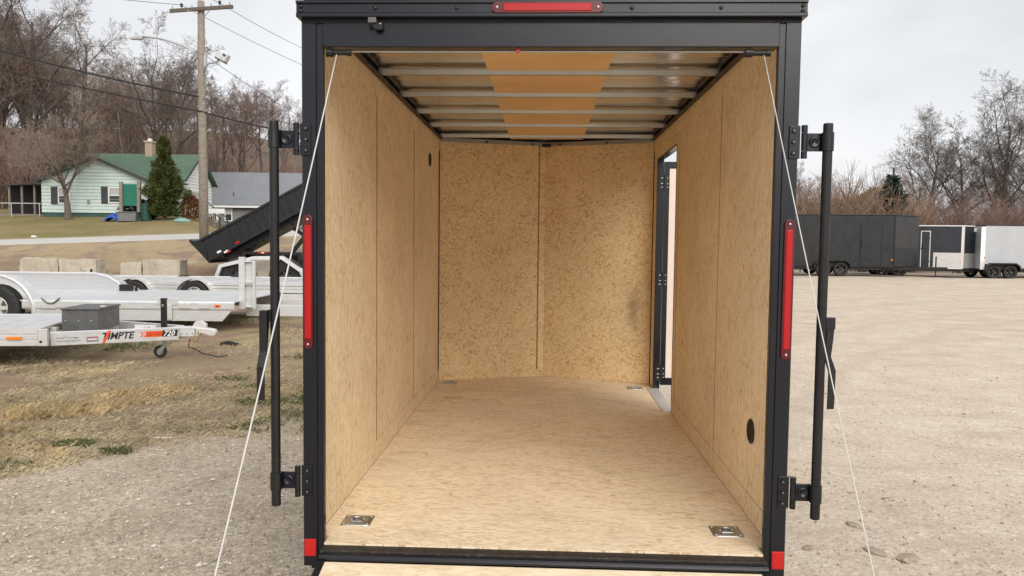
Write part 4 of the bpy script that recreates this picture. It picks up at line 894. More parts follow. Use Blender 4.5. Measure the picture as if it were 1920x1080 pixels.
box('chimney', BRICK, rf, 4.4, 4.86, ym - .3, ym + .2, rid - .3, rid + .85); box('chimney_cap', CONC, rf, 4.34, 4.92, ym - .36, ym + .26, rid + .8505, rid + .93); box('chimney_pot', WHITE, rf, 4.52, 4.72, ym - .15, ym + .05, rid + .9305, rid + 1.1)
window(Hs, 1.0, 1.75, 0, .72, 1.72, shutters=(-1,)); window(Hs, 4.0, 4.75, 0, .80, 1.75, shutters=(-1,)); window(Hs, my0 + 1.2, my0 + 2.4, mx1, .72, 1.78, 'x', split=True, shutters=(-1,))
MB().box(2.75, 2.9, -.10, -.022, .75, 1.0).build('meter_box', plain('meter_grey', (.28, .28, .28), .5), Hs, .02)
pc = box('porch_roof', SHUT, Hs, 6.95, 8.0, .7, 1.88, 2.05, 2.13); MB().box(7.05, 7.12, .75, .82, .0, 2.05).build('porch_post', TRIMW, Hs)
# back steps with railing
sp_ = MB()
for i in range(5): sp_.box(8.35 + i * .28, 8.63 + i * .28, 2.6, 3.7, -.9, .2 - i * .2)
sp_.build('steps', WOOD, Hs); sp_ = MB(); sp_.box(7.66, 8.3499, 2.4, 3.9, .02, .2)
for y in (2.5, 3.8):
    sp_.bar((7.7, y, 1.1), (8.4, y, 1.1), .05, .06); sp_.bar((8.4, y, 1.1), (9.7, y, .1), .05, .06); sp_.bar((8.4, y, .75), (9.7, y, -.25), .04, .05)
    for x, z in ((7.72, 1.1), (8.4, 1.1), (9.7, .1)): sp_.box(x - .04, x + .04, y - .04, y + .04, -1, z)
sp_.build('porch_railing', plain('dark_green_wood', (.05, .065, .055), .7), Hs)
# dark screened porch left of the house
Pp = thing('screened_porch', 'dark screened porch with pale handrail at the left end of the white house', 'porch', lot(-31.6, 47.4, gz(-30, 47.5) - .05), HEAD)
box('porch_floor', WOOD, Pp, 0, 3.2, 0, 3, -.3, .16); box('screen_wall', plain('dark_screen', (.012, .012, .014), .7), Pp, .05, 3.15, 1.4, 1.5, .161, 2.0); roof(Pp, [(-.2, -.2, 1.82), (3.35, -.2, 1.98), (3.35, 3.2, 2.25), (-.2, 3.2, 2.1)], .08, SHUT, 'porch_roof')
for i in range(5): MB().box(.02 + i * .77, .12 + i * .77, .02, .12, .1605, 1.83 + i * .02).build('porch_post', WOOD, Pp)
hr = MB(); hr.tube([(-.6, -.5, .3), (-.2, -.5, .78), (3.1, -.5, .78)], .03, 6)
for x in (-.2, 1.3, 3.0): hr.tube([(x, -.5, -.3), (x, -.5, .78)], .025, 6)
hr.build('handrail', plain('pale_rail', (.55, .56, .57), .5), Pp)
# grey house
Gb = gz(-19, 61)
G = thing('grey_house', 'grey house with long ribbed metal roof and white window frames beyond the pole', 'house', lot(-24.6, 60.5, 2.42), HEAD)
gw = 11.0; ge = 2.0; gr_ = 4.75
lap_wall(G, 'front_wall', GREYS, (0, 0, 0), (1, 0, 0), gw, [(0, ge), (gw, ge)], -.6, .14); lap_wall(G, 'end_wall', GREYS, (gw, 0, 0), (0, 1, 0), 7, [(0, ge), (3.5, gr_), (7, ge)], -.6, .14); box('wall', GREYS, G, 0, .1, .06, 7, -.6, ge); box('wall', GREYS, G, .1, gw - .1, 6.9, 7, -.6, ge)
rg = roof(G, [(-.4, -.4, ge - .1), (gw + .4, -.4, ge - .1), (gw + .4, 3.5, gr_ + .05), (-.4, 3.5, gr_ + .05)], .05, GREYR); roof(G, [(-.4, 7.4, ge - .1), (gw + .4, 7.4, ge - .1), (gw + .4, 3.5, gr_ + .05), (-.4, 3.5, gr_ + .05)], .05, GREYR)
rb = MB()
for i in range(int((gw + .8) / .23)): x = -.4 + i * .23; rb.bar((x, -.4, ge - .03), (x, 3.5, gr_ + .12), .035, .035)
rb.build('roof_ribs', GREYR, rg); box('fascia', TRIMW, G, -.4, gw + .4, -.44, -.401, ge - .2, ge - .06)
for x, z in ((2.6, 2.9), (2.2, 2.45)): MB().tube([(x, .7, z - .4), (x, .7, z + .12)], .05, 8).build('vent_pipe', SHUT, rg)
window(G, 2.15, 2.75, 0, .75, 1.75, split=False); window(G, 4.55, 5.45, 0, .45, 1.8); window(G, 5.5, 6.4, 0, .45, 1.8); dr = box('door', TRIMW, G, .75, 1.65, -.06, -.025, -.25, 1.75); MB().box(.95, 1.2, -.066, -.0605, .8, 1.5).build('door_pane', GLASS, dr); MB().box(1.25, 1.5, -.066, -.0605, .8, 1.5).build('door_pane', GLASS, dr)

# ------------------------------------------------------------------ things in the yard of the white house
def ythings():
    for u, lb in ((-22.4, 'weathered wooden post left of the green panel'), (-21.38, 'weathered wooden post right of the green panel')):
        o = MB().box(-.09, .09, -.09, .09, -.3, 2.25).build('wooden_post', WOOD, None, .01, loc=onlot(u, 44.4)); o.rotation_euler = (0, .01, HEAD); tag(o, lb, 'post', 'posts of the green panel')
    o = MB().box(-.46, .46, -.03, .03, .85, 2.1).build('green_tarp', plain('teal_tarp', (.012, .15, .10), .5, 0, .1), None, .01, loc=onlot(-21.89, 44.45)); tag(o, 'flat green panel hung between the two wooden posts', 'panel')
    m = MB()
    for i in range(9):
        for j in range(7):
            x, y = -.5 + i * .125, -.35 + j * .11; z = max(0, .42 * (1 - (x / .55) ** 2 - (y / .45) ** 2)) + .12 * noise.noise(Vector((x * 5, y * 5, 3))); m.v.append((x, y, z))
    m.f = [(j + i * 7, j + 1 + i * 7, j + 8 + i * 7, j + 7 + i * 7) for i in range(8) for j in range(6)]
    tag(m.build('blue_tarp', plain('blue_tarp', (.02, .09, .42), .4, 0, .2), None, loc=onlot(-22.95, 44.6)), 'crumpled blue tarp on the lawn beside the house', 'tarp')
    t = thing('grey_tub', 'grey tub standing between the wooden posts', 'tub', onlot(-21.85, 44.15), HEAD); MB().prism([(-.5, 0), (.5, 0), (.56, .5), (-.56, .5)], 'y', -.3, .3).build('tub', plain('grey_tub', (.16, .16, .165), .6), t, .03); MB().box(-.59, .59, -.33, .33, .501, .55).build('rim', plain('grey_tub', (0, 0, 0)), t, .01)
    t = thing('green_barrel', 'dark green barrel at the corner of the white house', 'barrel', onlot(-20.95, 44.3), HEAD); MB().ring((0, 0, 0), 'z', [(.0001, 0), (.30, 0), (.30, .25), (.315, .27), (.30, .29), (.30, .6), (.315, .62), (.30, .64), (.30, .9), (.0001, .9)], 18).build('drum', plain('green_drum', (.01, .055, .042), .45), t); MB().ring((0, 0, .9), 'z', [(.0001, .12), (.1, .11), (.33, 0.01), (.33, -.03), (.3, -.03)], 18).build('lid', plain('green_drum', (0, 0, 0)), t)
    tag(MB().ring((0, 0, 0), 'z', [(.0001, .2), (.2, .18), (.42, .08), (.48, 0), (.46, -.05)], 18).build('septic_lid', plain('pale_teal', (.20, .36, .32), .5), None, loc=onlot(-18.6, 43.6)), 'low pale teal dome on the lawn right of the evergreen', 'dome lid')
    tag(MB().prism([(-.14, 0), (.12, 0), (.1, .08), (-.08, .11)], 'y', -.08, .08).build('white_litter', INKW, None, .03, loc=onlot(-23.6, 38.2)), 'small white scrap lying at the lawn edge by the road', 'litter')
    t = thing('mailbox', 'pale mailbox on a post left of the grey house door', 'mailbox', onlot(-18.5, 46.0), HEAD); MB().box(-.05, .05, -.05, .05, -.3, 1.0).build('post', WOOD, t); MB().ring((0, 0, 0), 'y', [(.0001, -.3), (.18, -.3), (.18, .3), (.0001, .3)], 14).build('box', SHUT, t, loc=(0, 0, 1.1))
    t = thing('white_sign', 'blank white board fixed behind the utility pole', 'board', onlot(-18.55, 48.2), HEAD); MB().box(-.65, .65, -.02, .02, 1.15, 1.45).build('board', INKW, t); MB().box(-.04, .04, .021, .09, -.2, 1.4).build('post', WOOD, t)
ythings()

# ------------------------------------------------------------------ utility pole, lamps, wires
PU, PV = -11.55, 29.0; PB = gz(PU, PV)
P = thing('utility_pole', 'grey wooden utility pole with crossarm, street light and floodlight', 'utility pole', lot(PU, PV, PB - .2), HEAD)
PH = 1.7 + (450 - 12) * 29.0 / 1450 - PB + .2
def zp(y): return 1.7 + (449.5 - y) * 29.0 / 1450 - PB + .2
MB().tube([(0, 0, 0), (0, 0, 3), (-.02, 0, 6), (-.01, 0, PH)], [.17, .16, .14, .12], 14).build('pole', WOOD, P, smooth=True)
za = zp(27); ca = MB().bar((-1.08, -.16, za - .10), (1.22, -.16, za + .08), .10, .12).build('crossarm', plain('dark_wood', (.12, .10, .085), .85), P)
for x, big in ((-1.0, 0), (-.66, 1), (-.28, 0), (.42, 0), (.74, 1), (1.1, 0)):
    z = za - .01 + .079 * x; MB().tube([(x, -.16, z), (x, -.16, z + .16)], .014, 6).build('insulator_pin', SHUT, ca)
    if big: MB().ring((x, -.16, z + .13), 'z', [(.0001, .12), (.04, .11), (.06, .06), (.035, .05), (.055, 0), (.03, -.02)], 10).build('insulator', SHUT, ca)
for s in (-1, 1): MB().bar((s * .42, -.21, za + s * .03 - .06), (s * .06, -.15, za - .42), .035, .012).build('brace', GALV, ca)
zl = zp(88)
arm = [(-.10, -.1, zp(106)), (-.5, -.1, zp(98)), (-1.0, -.1, zp(88)), (-1.5, -.1, zp(81)), (-1.9, -.1, zp(79)), (-2.15, -.1, zp(78.5))]
lm = MB().tube(arm, .03, 8).build('lamp_arm', GALV, P, smooth=True); MB().tube([(-.10, -.1, zp(113)), (-1.55, -.1, zp(82))], .008, 6).build('arm_stay', GALV, lm)
MB().prism([(-2.62, zp(82)), (-2.56, zp(79.5)), (-2.2, zp(77)), (-2.12, zp(77.5)), (-2.12, zp(83)), (-2.55, zp(83.5))], 'y', -.2, .0).build('lamp_head', plain('lamp_grey', (.45, .46, .46), .5), lm, .015); MB().ring((-2.36, -.1, zp(77.5)), 'z', [(.0001, .13), (.05, .13), (.05, 0)], 10).build('photocell', plain('lamp_grey', (0, 0, 0)), lm)
fl_ = MB().tube([(.12, -.1, zp(143)), (.16, -.12, zp(131)), (.3, -.14, zp(126)), (.62, -.16, zp(123)), (.68, -.16, zp(119))], .03, 8).build('floodlight_arm', GALV, P, smooth=True)
FM = Matrix.Translation((.83, -.2, zp(116))) @ Matrix.Rotation(radians(28), 4, 'Y')
MB().box(-.22, .20, -.16, .16, -.10, .20, FM).build('floodlight', plain('lamp_pale', (.55, .56, .56), .45), fl_, .03); MB().box(-.2, .2, -.14, .14, -.135, -.101, FM).build('floodlight_glass', SHUT, fl_); MB().box(.02, .14, -.168, -.1605, .08, .16, FM).build('label_plate', SHUT, fl_)
MB().box(.10, .20, -.1, .0, zp(145), zp(106)).build('conduit', GALV, P); 
def wire(name, label, pts, r, mat=RUBBER, sag=.25):
    a = Vector(pts[0]); m = []
    for p, q in zip(pts, pts[1:]):
        p, q = Vector(p), Vector(q)
        for i in range(13): t = i / 12; m.append(p.lerp(q, t) - Vector((0, 0, sag * 4 * t * (1 - t))))
        m.pop() if q != Vector(pts[-1]) else None
    tag(MB().tube(m, r, 5).build(name, mat, None, smooth=True), label, 'wire')
def W(u, v, y): hy = 456 + .0113 * (u / v * 1450); return lot(u, v, 1.7 + (hy - y) * v / 1450)
pole = lot(PU, PV)
def pt(x, z): q = lot(PU + x, PV - .16, PB - .2 + z); return q
wire('power_line', 'thick black cable running left from the pole above the tree crown', [W(-22, 31, 78), pt(-.1, zp(203 - 17))], .035, sag=.12)
wire('power_line', 'lower black cable crossing both sides of the utility pole', [W(-22, 31.2, 118), pt(0, zp(213)), W(-8.6, 31.5, 253), W(-3, 32, 330)], .03, sag=.06)
wire('power_line', 'thin wire from the left insulator rising over the crossarm', [W(-14.7, 16.0, -60), pt(-.66, za + .12), W(-9.3, 34, 125), W(-5, 42, 250)], .009, sag=.05)
wire('power_line', 'thin wire from the right insulator sloping to the trailer roof', [W(-7.6, 16.5, -60), pt(.74, za + .2), W(-9.4, 34, 92), W(-5, 42, 215)], .009, sag=.05)
wire('power_line', 'thin service wire falling right from beside the floodlight', [pt(.1, zp(108)), W(-10.5, 34.5, 195), W(-7, 38, 290)], .010, sag=.05)
wire('power_line', 'pale guy wire falling right below the floodlight', [pt(.1, zp(190)), W(-9.3, 33, 236), W(-6, 36, 290)], .010, sag=.04)

# ------------------------------------------------------------------ bare trees
def bark(name, c):
    t = NT(name); t.set(.9, 0, .2); a = t.noise(t.pos('world'), 1.1, 4, .6); t.col(t.ramp(a, [(.3, tuple(x * .75 for x in c)), (.7, tuple(x * 1.25 for x in c))])); return t.m
BARK = bark('grey_bark', (.155, .125, .105)); BARKD = bark('dark_bark', (.085, .070, .062)); BARKR = bark('red_brown_twigs', (.235, .155, .125)); BARKP = bark('pale_twigs', (.27, .215, .175)); BARKB = bark('brown_twigs', (.20, .148, .122)); BARKO = bark('orange_brush', (.27, .18, .125))
def grow(rng, H, spec, lean=(0, 0), rf=.021, rmin=.007):
    """spec per level: (count, angle, length factor, wander, lift).  Returns two meshes: wood (levels 0-1) and twigs"""
    wood, twig = MB(), MB(); Z = Vector((0, 0, 1))
    def branch(p, d, L, r, lv):
        ns = (9, 6, 4, 3, 2, 2)[lv]; n_ = (8, 5, 3, 3, 3, 3)[lv]; cnt, ang, lf, wan, lift = spec[lv][:5]
        pts = [p]; ds = [d]; q = p.copy(); dd = d.copy()
        for i in range(ns):
            dd = (dd + Vector((rng.gauss(0, wan), rng.gauss(0, wan), rng.gauss(0, wan))) + Z * lift).normalized(); q = q + dd * (L / ns); pts.append(q); ds.append(dd)
        tip = .25 if lv < 2 else .35
        rad = [max(rmin if i < ns else rmin * .6, r * (1 - (1 - tip) * i / ns)) for i in range(ns + 1)]
        if lv == 0: rad[0] *= 1.35; rad[1] *= 1.05
        (wood if lv < 2 else twig).tube(pts, rad, n_, lv == 0)
        if lv + 1 >= len(spec): return
        k = max(1, int(cnt * rng.uniform(.8, 1.2))); st = spec[lv][5] if len(spec[lv]) > 5 else .25
        ph = rng.uniform(0, 6.28)
        for i in range(k):
            t = st + (1 - st) * (i + rng.uniform(.1, .9)) / k; f = t * ns; a = min(ns - 1, int(f)); b = pts[a].lerp(pts[a + 1], f - a); dv = ds[a + 1]
            ph += 2.4 + rng.uniform(-.5, .5); o = dv.orthogonal().normalized(); s_ = dv.cross(o); an = ang * rng.uniform(.65, 1.3)
            nd = (dv * cos(an) + (o * cos(ph) + s_ * sin(ph)) * sin(an)).normalized()
            branch(b, nd, L * lf * (1.05 - .55 * t) * rng.uniform(.75, 1.25), max(rmin, rad[min(ns, a + 1)] * .62), lv + 1)
    branch(Vector((0, 0, -.3)), Vector((lean[0], lean[1], 1)).normalized(), H, H * rf, 0)
    return wood.mesh('trunk', True), twig.mesh('crown', True)
def make_tree(name, label, cat, meshes, wm, tm, loc, rz, sc=1.0, group=None):
    t = thing(name, label, cat, loc, rz, group); t.scale = (sc, sc, sc) if not isinstance(sc, tuple) else sc
    for me, m, nm in ((meshes[0], wm, 'trunk'), (meshes[1], tm, 'crown')):
        me2 = me
        key = m.name
        if me.materials and me.materials[0] != m:
            k = me.name + key; me2 = CACHE.get(k)
            if not me2: me2 = me.copy(); me2.materials.clear(); me2.materials.append(m); CACHE[k] = me2
        link(nm, me2, m, t)
    return t
CACHE = {}
rg_ = random.Random(11)
UP = [(9, .62, .58, .05, .02, .30), (8, .65, .55, .10, .04, .2), (7, .7, .55, .13, .04, .15), (6, .7, .6, .15, .03, .15), (3, .6, .6, .15, .02), (0, 0, 0, .12, .02)]
SPR = [(8, .95, .85, .06, .0, .22), (9, .65, .55, .12, .05, .2), (7, .7, .55, .14, .04, .15), (6, .7, .6, .15, .03, .15), (3, .6, .6, .15, .02), (0, 0, 0, .12, .02)]
tall = [grow(rg_, 12, UP) for _ in range(4)]
spread = [grow(rg_, 9, SPR) for _ in range(3)]
# the yard tree: short trunk forking into many long limbs
YARD = [(10, .80, 2.35, .03, .0, .55), (11, .55, .48, .07, .035, .22), (8, .62, .55, .12, .05, .15), (6, .7, .58, .14, .03, .12), (4, .6, .58, .14, .02), (0, 0, 0, .12, .02)]
yard = grow(random.Random(5), 2.9, YARD, rf=.082, rmin=.0075)
make_tree('bare_yard_tree', 'bare spreading tree with forked grey trunk in front of the white house', 'tree', yard, BARK, BARKP, onlot(-26.1, 45.6), 1.0, 1.0)
def brush_mesh(seed, H):
    rng = random.Random(seed); m, tw = MB(), MB(); Z = Vector((0, 0, 1))
    for i in range(26):
        a = rng.uniform(0, 6.28); e = rng.uniform(.05, .55); d = Vector((cos(a) * e, sin(a) * e, 1)).normalized(); p = Vector((cos(a) * .5 * rng.random(), sin(a) * .5 * rng.random(), -.1)); L = H * rng.uniform(.6, 1)
        pts = [p]
        for k in range(4): d = (d + Vector((rng.gauss(0, .1), rng.gauss(0, .1), .03))).normalized(); pts.append(pts[-1] + d * L / 4)
        m.tube(pts, [.022, .018, .014, .01, .006], 4, False)
        for k in range(9):
            t = rng.uniform(.2, 1) * 4; j = min(3, int(t)); b = pts[j].lerp(pts[j + 1], t - j); dd = (d + Vector((rng.gauss(0, .5), rng.gauss(0, .5), rng.gauss(.1, .3)))).normalized(); e1 = b + dd * L * rng.uniform(.15, .4); tw.tube([b, e1], [.010, .004], 3, False)
            for q in range(4): b2 = b.lerp(e1, rng.uniform(.2, 1)); d3 = (dd + Vector((rng.gauss(0, .5), rng.gauss(0, .5), rng.gauss(.15, .4)))).normalized(); tw.tube([b2, b2 + d3 * L * rng.uniform(.08, .2)], [.007, .003], 3, False)
    return m.mesh('stem'), tw.mesh('twigs')
brush = [brush_mesh(s, 3.2) for s in (1, 2, 3)]
def put(kind, label, meshes, wm, tm, u, v, sc, group, name='bare_tree', cat='tree'):
    return make_tree(name, label, cat, meshes, wm, tm, onlot(u, v), R.uniform(0, 6.28), (sc * R.uniform(.9, 1.1), sc * R.uniform(.9, 1.1), sc), group)
# wooded hillside on the left
HB = 'bare tree at the low end of the wood, behind the cargo trailer'; LW = 'bare leafless tree among the brown wood on the hillside behind the houses'; GW = 'trees of the hillside wood'
def hx(px, v): return (px - 960) / 1450 * v
spots = []
for v in (57, 62, 68, 75, 83, 92, 102):
    px = -170 + R.uniform(0, 40)
    while px < 640:
        spots.append((px + R.uniform(-18, 18), v + R.uniform(-2.5, 2.5))); px += 1450 * R.uniform(2.6, 4.6) / v
for v in (78, 88, 99):
    px = 660
    while px < 1460: spots.append((px, v + R.uniform(-3, 3))); px += 1450 * R.uniform(4.5, 7) / v
for i, (px, v) in enumerate(spots):
    if v < 71 and 370 < px < 640: continue
    if v < 59 and 60 < px < 400: continue
    u = hx(px, v); prof = lerp_knots(px, [(-100, 1.15), (30, 1.1), (110, .86), (200, .74), (260, .68), (330, .76), (440, .70), (500, .62), (640, .60)])
    m_ = R.choice(tall + tall + spread); sc = prof * R.uniform(.82, 1.12) * (1.0 if m_ in tall else 1.05)
    put('w', LW if px < 655 else HB, m_, R.choice((BARK, BARK, BARKD, BARKB)), R.choice((BARKB, BARKR, BARKR, BARK, BARKP)), u, v, sc, GW)
# a few that stand out
put('w', 'tall dark bare tree at the top left corner of the photograph', tall[1], BARKD, BARKD, hx(-25, 60), 60, 1.45, GW)
put('w', 'slender bare tree whose pale top stands above the wood left of the street light', tall[2], BARK, BARKP, hx(152, 62), 62, 1.05, GW)
put('w', 'broad round-crowned bare tree behind the chimney of the white house', spread[1], BARKD, BARKB, hx(300, 60), 60, 1.15, GW)
put('w', 'round bare tree showing right of the utility pole above the grey roof', spread[2], BARK, BARKB, hx(455, 74), 74, .95, GW)
# low thicket in front of the wood
LB = 'tangled leafless thicket bush at the foot of the hillside wood'; GB = 'thicket below the hillside wood'
for v in (53, 57, 64, 72):
    px = -150
    while px < 600:
        if not (v < 60 and 60 < px < 395) and not (v < 70.5 and px > 365): put('b', LB, R.choice(brush), BARKB, R.choice((BARKR, BARKB, BARKP)), hx(px, v), v + R.uniform(-1, 1), R.uniform(1.1, 1.9), GB, 'bare_shrub', 'shrub')
        px += 1450 * R.uniform(1.7, 2.6) / v
# right hand side: brush line, big oaks
LR = 'reddish bare brush growing behind the parked enclosed trailers'; GR = 'brush behind the enclosed trailers'
for v in (46, 50, 55, 61):
    px = 1440
    while px < 2080:
        k = 1.0 if px < 1720 else .8
        put('b', LR if px < 1730 else 'grey bare brush under the large trees on the right', R.choice(brush), BARKB, R.choice((BARKO, BARKR, BARKO)) if px < 1730 else R.choice((BARKB, BARK, BARKR)), hx(px, v), v + R.uniform(-1.5, 1.5), R.uniform(1.25, 1.75) * k, GR if px < 1730 else 'brush under the large trees', 'bare_shrub', 'shrub')
        px += 1450 * R.uniform(1.5, 2.3) / v
BIG = [(11, .72, .72, .05, .02, .18), (10, .62, .58, .12, .04, .2), (7, .7, .56, .15, .04, .15), (6, .75, .58, .17, .03, .15), (3, .7, .58, .17, .02), (0, 0, 0, .14, .02)]
big = [grow(random.Random(s), 13, BIG, rmin=.0095) for s in (21, 22)]
put('o', 'tallest dark bare tree above the white trailer on the right', big[0], BARKD, BARK, hx(1866, 62), 62, .86, 'large bare trees on the right')
put('o', 'broad dark bare tree leaning left above the silver-fronted trailer', big[1], BARKD, BARK, hx(1738, 66), 66, .74, 'large bare trees on the right')
put('o', 'dark bare tree cut by the right edge of the photograph', spread[0], BARKD, BARKD, hx(1935, 60), 60, .95, 'large bare trees on the right')
put('o', 'dense bare tree between the two largest trees on the right', big[1], BARKD, BARK, hx(1800, 70), 70, .74, 'large bare trees on the right')
put('o', 'second bare tree at the right edge, behind the white trailer', big[0], BARKD, BARK, hx(1925, 68), 68, .80, 'large bare trees on the right')
LT = 'distant bare tree in the tree line behind the enclosed trailers'
for px, v, sc in ((1500, 78, .62), (1545, 84, .55), (1590, 95, .5), (1640, 90, .6), (1690, 80, .68), (1785, 75, .62), (1800, 82, .72), (1880, 72, .70), (1960, 80, .85), (2020, 70, .85), (1718, 100, .75), (1460, 80, .6), (1895, 90, .85)):
    put('o', LT, R.choice(tall + spread), BARK, R.choice((BARK, BARKB)), hx(px, v), v, sc, 'tree line behind the enclosed trailers')
# ------------------------------------------------------------------ evergreens, willow, shrubs
def leafmat(name, c):
    t = NT(name); t.set(.7, 0, .3); a = t.noise(t.pos('world'), 2.3, 4, .6); t.col(t.ramp(a, [(.3, tuple(x * .55 for x in c)), (.7, tuple(x * 1.35 for x in c))])); return t.m
def leaf_cloud(rng, n_, prof, size, droop=0, inner=.55, wob=.25):
    """many small two-triangle sprays spread through a turned volume: prof = [(z, radius)]"""
    m = MB(); z0, z1 = prof[0][0], prof[-1][0]; c = 0
    while c < n_:
        z = rng.uniform(z0, z1); rm_ = lerp_knots(z, prof); a = rng.uniform(0, 6.28)
        k = 1 + wob * noise.noise(Vector((cos(a) * 2, sin(a) * 2, z * 1.6))) * 1.6
        if rng.random() > rm_ / max(p[1] for p in prof) + .1: continue
        r_ = rm_ * k * (inner + (1 - inner) * sqrt(rng.random())); p = Vector((cos(a) * r_, sin(a) * r_, z))
        d = Vector((cos(a) + rng.gauss(0, .5), sin(a) + rng.gauss(0, .5), .7 - droop + rng.gauss(0, .4))).normalized(); s_ = d.orthogonal().normalized(); s_ = (s_ * cos(c) + d.cross(s_) * sin(c)); L = size * rng.uniform(.6, 1.3)
        m.add([p - s_ * L * .22, p + s_ * L * .22, p + d * L + s_ * L * .1, p + d * L - s_ * L * .1 + Vector((0, 0, -droop * L * .3))], [(0, 1, 2, 3)]); c += 1
    return m.mesh('crown')
def evergreen(name, label, cat, prof, n_, size, mat, loc, th, tr, droop=0, inner=.55, wob=.25, seed=1):
    t = thing(name, label, cat, loc); link('crown', leaf_cloud(random.Random(seed), n_, prof, size, droop, inner, wob), mat, t); MB().tube([(0, 0, -.2), (0, 0, th)], [tr, tr * .4], 8).build('trunk', BARKD, t); return t
EG = leafmat('arborvitae_green', (.075, .088, .024)); EGD = leafmat('dark_evergreen', (.020, .032, .014)); SPG = leafmat('spruce_green', (.035, .060, .045)); WIL = leafmat('willow_yellow', (.30, .27, .09)); RUST = leafmat('rusty_leaves', (.20, .085, .03))
evergreen('arborvitae', 'tall shaggy evergreen with narrow pointed top beside the white house', 'evergreen', [(.2, .42), (.5, .62), (1.2, .72), (2.3, .76), (2.9, .60), (3.3, .36), (3.45, .25), (4.3, .26), (4.7, .08)], 8500, .17, EG, onlot(-20.0, 44.6), 4.2, .12, 0, .5, .62, 3)
evergreen('dark_shrub', 'dark rounded shrub behind the green panel', 'shrub', [(0, .5), (.5, .75), (1.0, .6), (1.3, .15)], 2200, .14, EGD, onlot(-22.1, 45.3), .8, .05, seed=4)
evergreen('dark_shrub', 'dark low shrub right of the second wooden post', 'shrub', [(0, .4), (.5, .6), (.9, .45), (1.1, .1)], 1500, .14, EGD, onlot(-21.35, 45.2), .7, .05, seed=5)
evergreen('rusty_shrub', 'rust-brown shrub between the evergreen and the back steps', 'shrub', [(0, .35), (.5, .5), (1.0, .45), (1.4, .1)], 1500, .13, RUST, onlot(-18.95, 45.6), .9, .05, seed=6)
evergreen('spruce', 'small blue-green spruce standing above the black trailer roof', 'conifer', [(.3, 1.3), (1.8, 1.25), (3.4, .9), (4.8, .45), (5.9, .06)], 8000, .30, SPG, onlot(hx(1668, 48.5), 48.5), 6.4, .16, .8, .25, .3, 7)
evergreen('yellow_willow', 'yellowish rounded tree beside the small spruce in the tree line', 'tree', [(1.5, 2.0), (4, 3.0), (6.2, 2.6), (7.4, .6)], 7000, .30, WIL, onlot(hx(1640, 84), 84), 6, .2, .5, .4, .3, 8)
evergreen('brown_leaf_cluster', 'bare tree still holding brown leaves, upper left of the wood', 'tree', [(7.5, .8), (8.6, 1.6), (9.8, 1.2), (10.6, .3)], 900, .3, leafmat('dead_leaves', (.15, .085, .06)), onlot(hx(48, 60), 60), 9.5, .2, .5, .2, .5, 9)

# ------------------------------------------------------------------ small ground cover near the camera
def ingrass(u, v, jit=0):
    j = (noise.noise(Vector((u * 1.7, v * 1.7, 0))) * .9 + noise.noise(Vector((u * 6, v * 6, 3))) * .35)
    return v - (7.75 + .6 * u) + j * 1.5 > .35 + jit and u < -.7 + j * .5
gmb = [MB(), MB(), MB()]; rr = random.Random(3); cnt = 0
while cnt < 48000:
    v = 4.5 + (rr.random() ** 1.7) * 11; u = rr.uniform(-.72 * v - .5, -.9)
    if not ingrass(u, v, rr.gauss(-.1, .38)): continue
    dens = noise.noise(Vector((u * .9, v * .9, 7))); dn = noise.noise(Vector((u * .55, v * .55, 17)))
    if rr.random() > sstep(-.25, .4, dens) or dn > .15 + .2 * rr.random(): continue
    grn = noise.noise(Vector((u * .8 + 4, v * .8, 2))) > .42 and rr.random() < .8
    h = rr.uniform(.02, .06) * (1.2 if dens > .25 else 1); a = rr.uniform(0, 6.28); ln = rr.uniform(.5, 2.2); z = gz(u, v) - .004
    d = Vector((cos(a) * ln, sin(a) * ln, 1)).normalized() * h * (1.6 if ln > 1.2 else 1); s_ = Vector((-sin(a), cos(a), 0)) * rr.uniform(.0012, .0026)
    p = Vector((u, v, z)); k = 2 if grn else (1 if dens > .3 and rr.random() < .3 else 0)
    gmb[k].add([p - s_, p + s_, p + d * .6 + s_ * .7 + Vector((0, 0, h * .12)), p + d + Vector((0, 0, -h * .12 * ln))], [(0, 1, 2), (0, 2, 3)]); cnt += 1
# taller straw clump at the left by the flatbed, and green tufts
def tuft(mb, u0, v0, n_, rad, h0, lean):
    for _ in range(n_):
        a = rr.uniform(0, 6.28); q = rad * sqrt(rr.random()); u, v = u0 + cos(a) * q, v0 + sin(a) * q * .6; h = h0 * rr.uniform(.5, 1.2); ln = rr.uniform(.2, lean); b = rr.uniform(0, 6.28)
        p = Vector((u, v, gz(u, v) - .004)); d = Vector((cos(b) * ln, sin(b) * ln, 1)).normalized() * h; s_ = Vector((-sin(b), cos(b), 0)) * .0035; mb.add([p - s_, p + s_, p + d * .6 + s_ * .7, p + d * .95 + Vector((cos(b) * h * .2, sin(b) * h * .2, -h * .1))], [(0, 1, 2), (0, 2, 3)])
for i in range(30): t = rr.random(); tuft(gmb[1], -4.7 + t * 1.1 + rr.gauss(0, .15), 6.9 + t * 1.7 + rr.gauss(0, .22), 60, .2, .11, 1.6)
for u0, v0, n_, r_ in ((-3.55, 6.2, 500, .16), (-3.1, 6.0, 120, .12), (-2.55, 7.9, 420, .28), (-3.7, 5.6, 150, .2), (-2.9, 8.6, 160, .2), (-4.1, 5.3, 260, .35), (-2.0, 7.4, 120, .25), (-3.3, 9.0, 120, .2)): tuft(gmb[2], u0, v0, n_, r_, .07, 1.0)
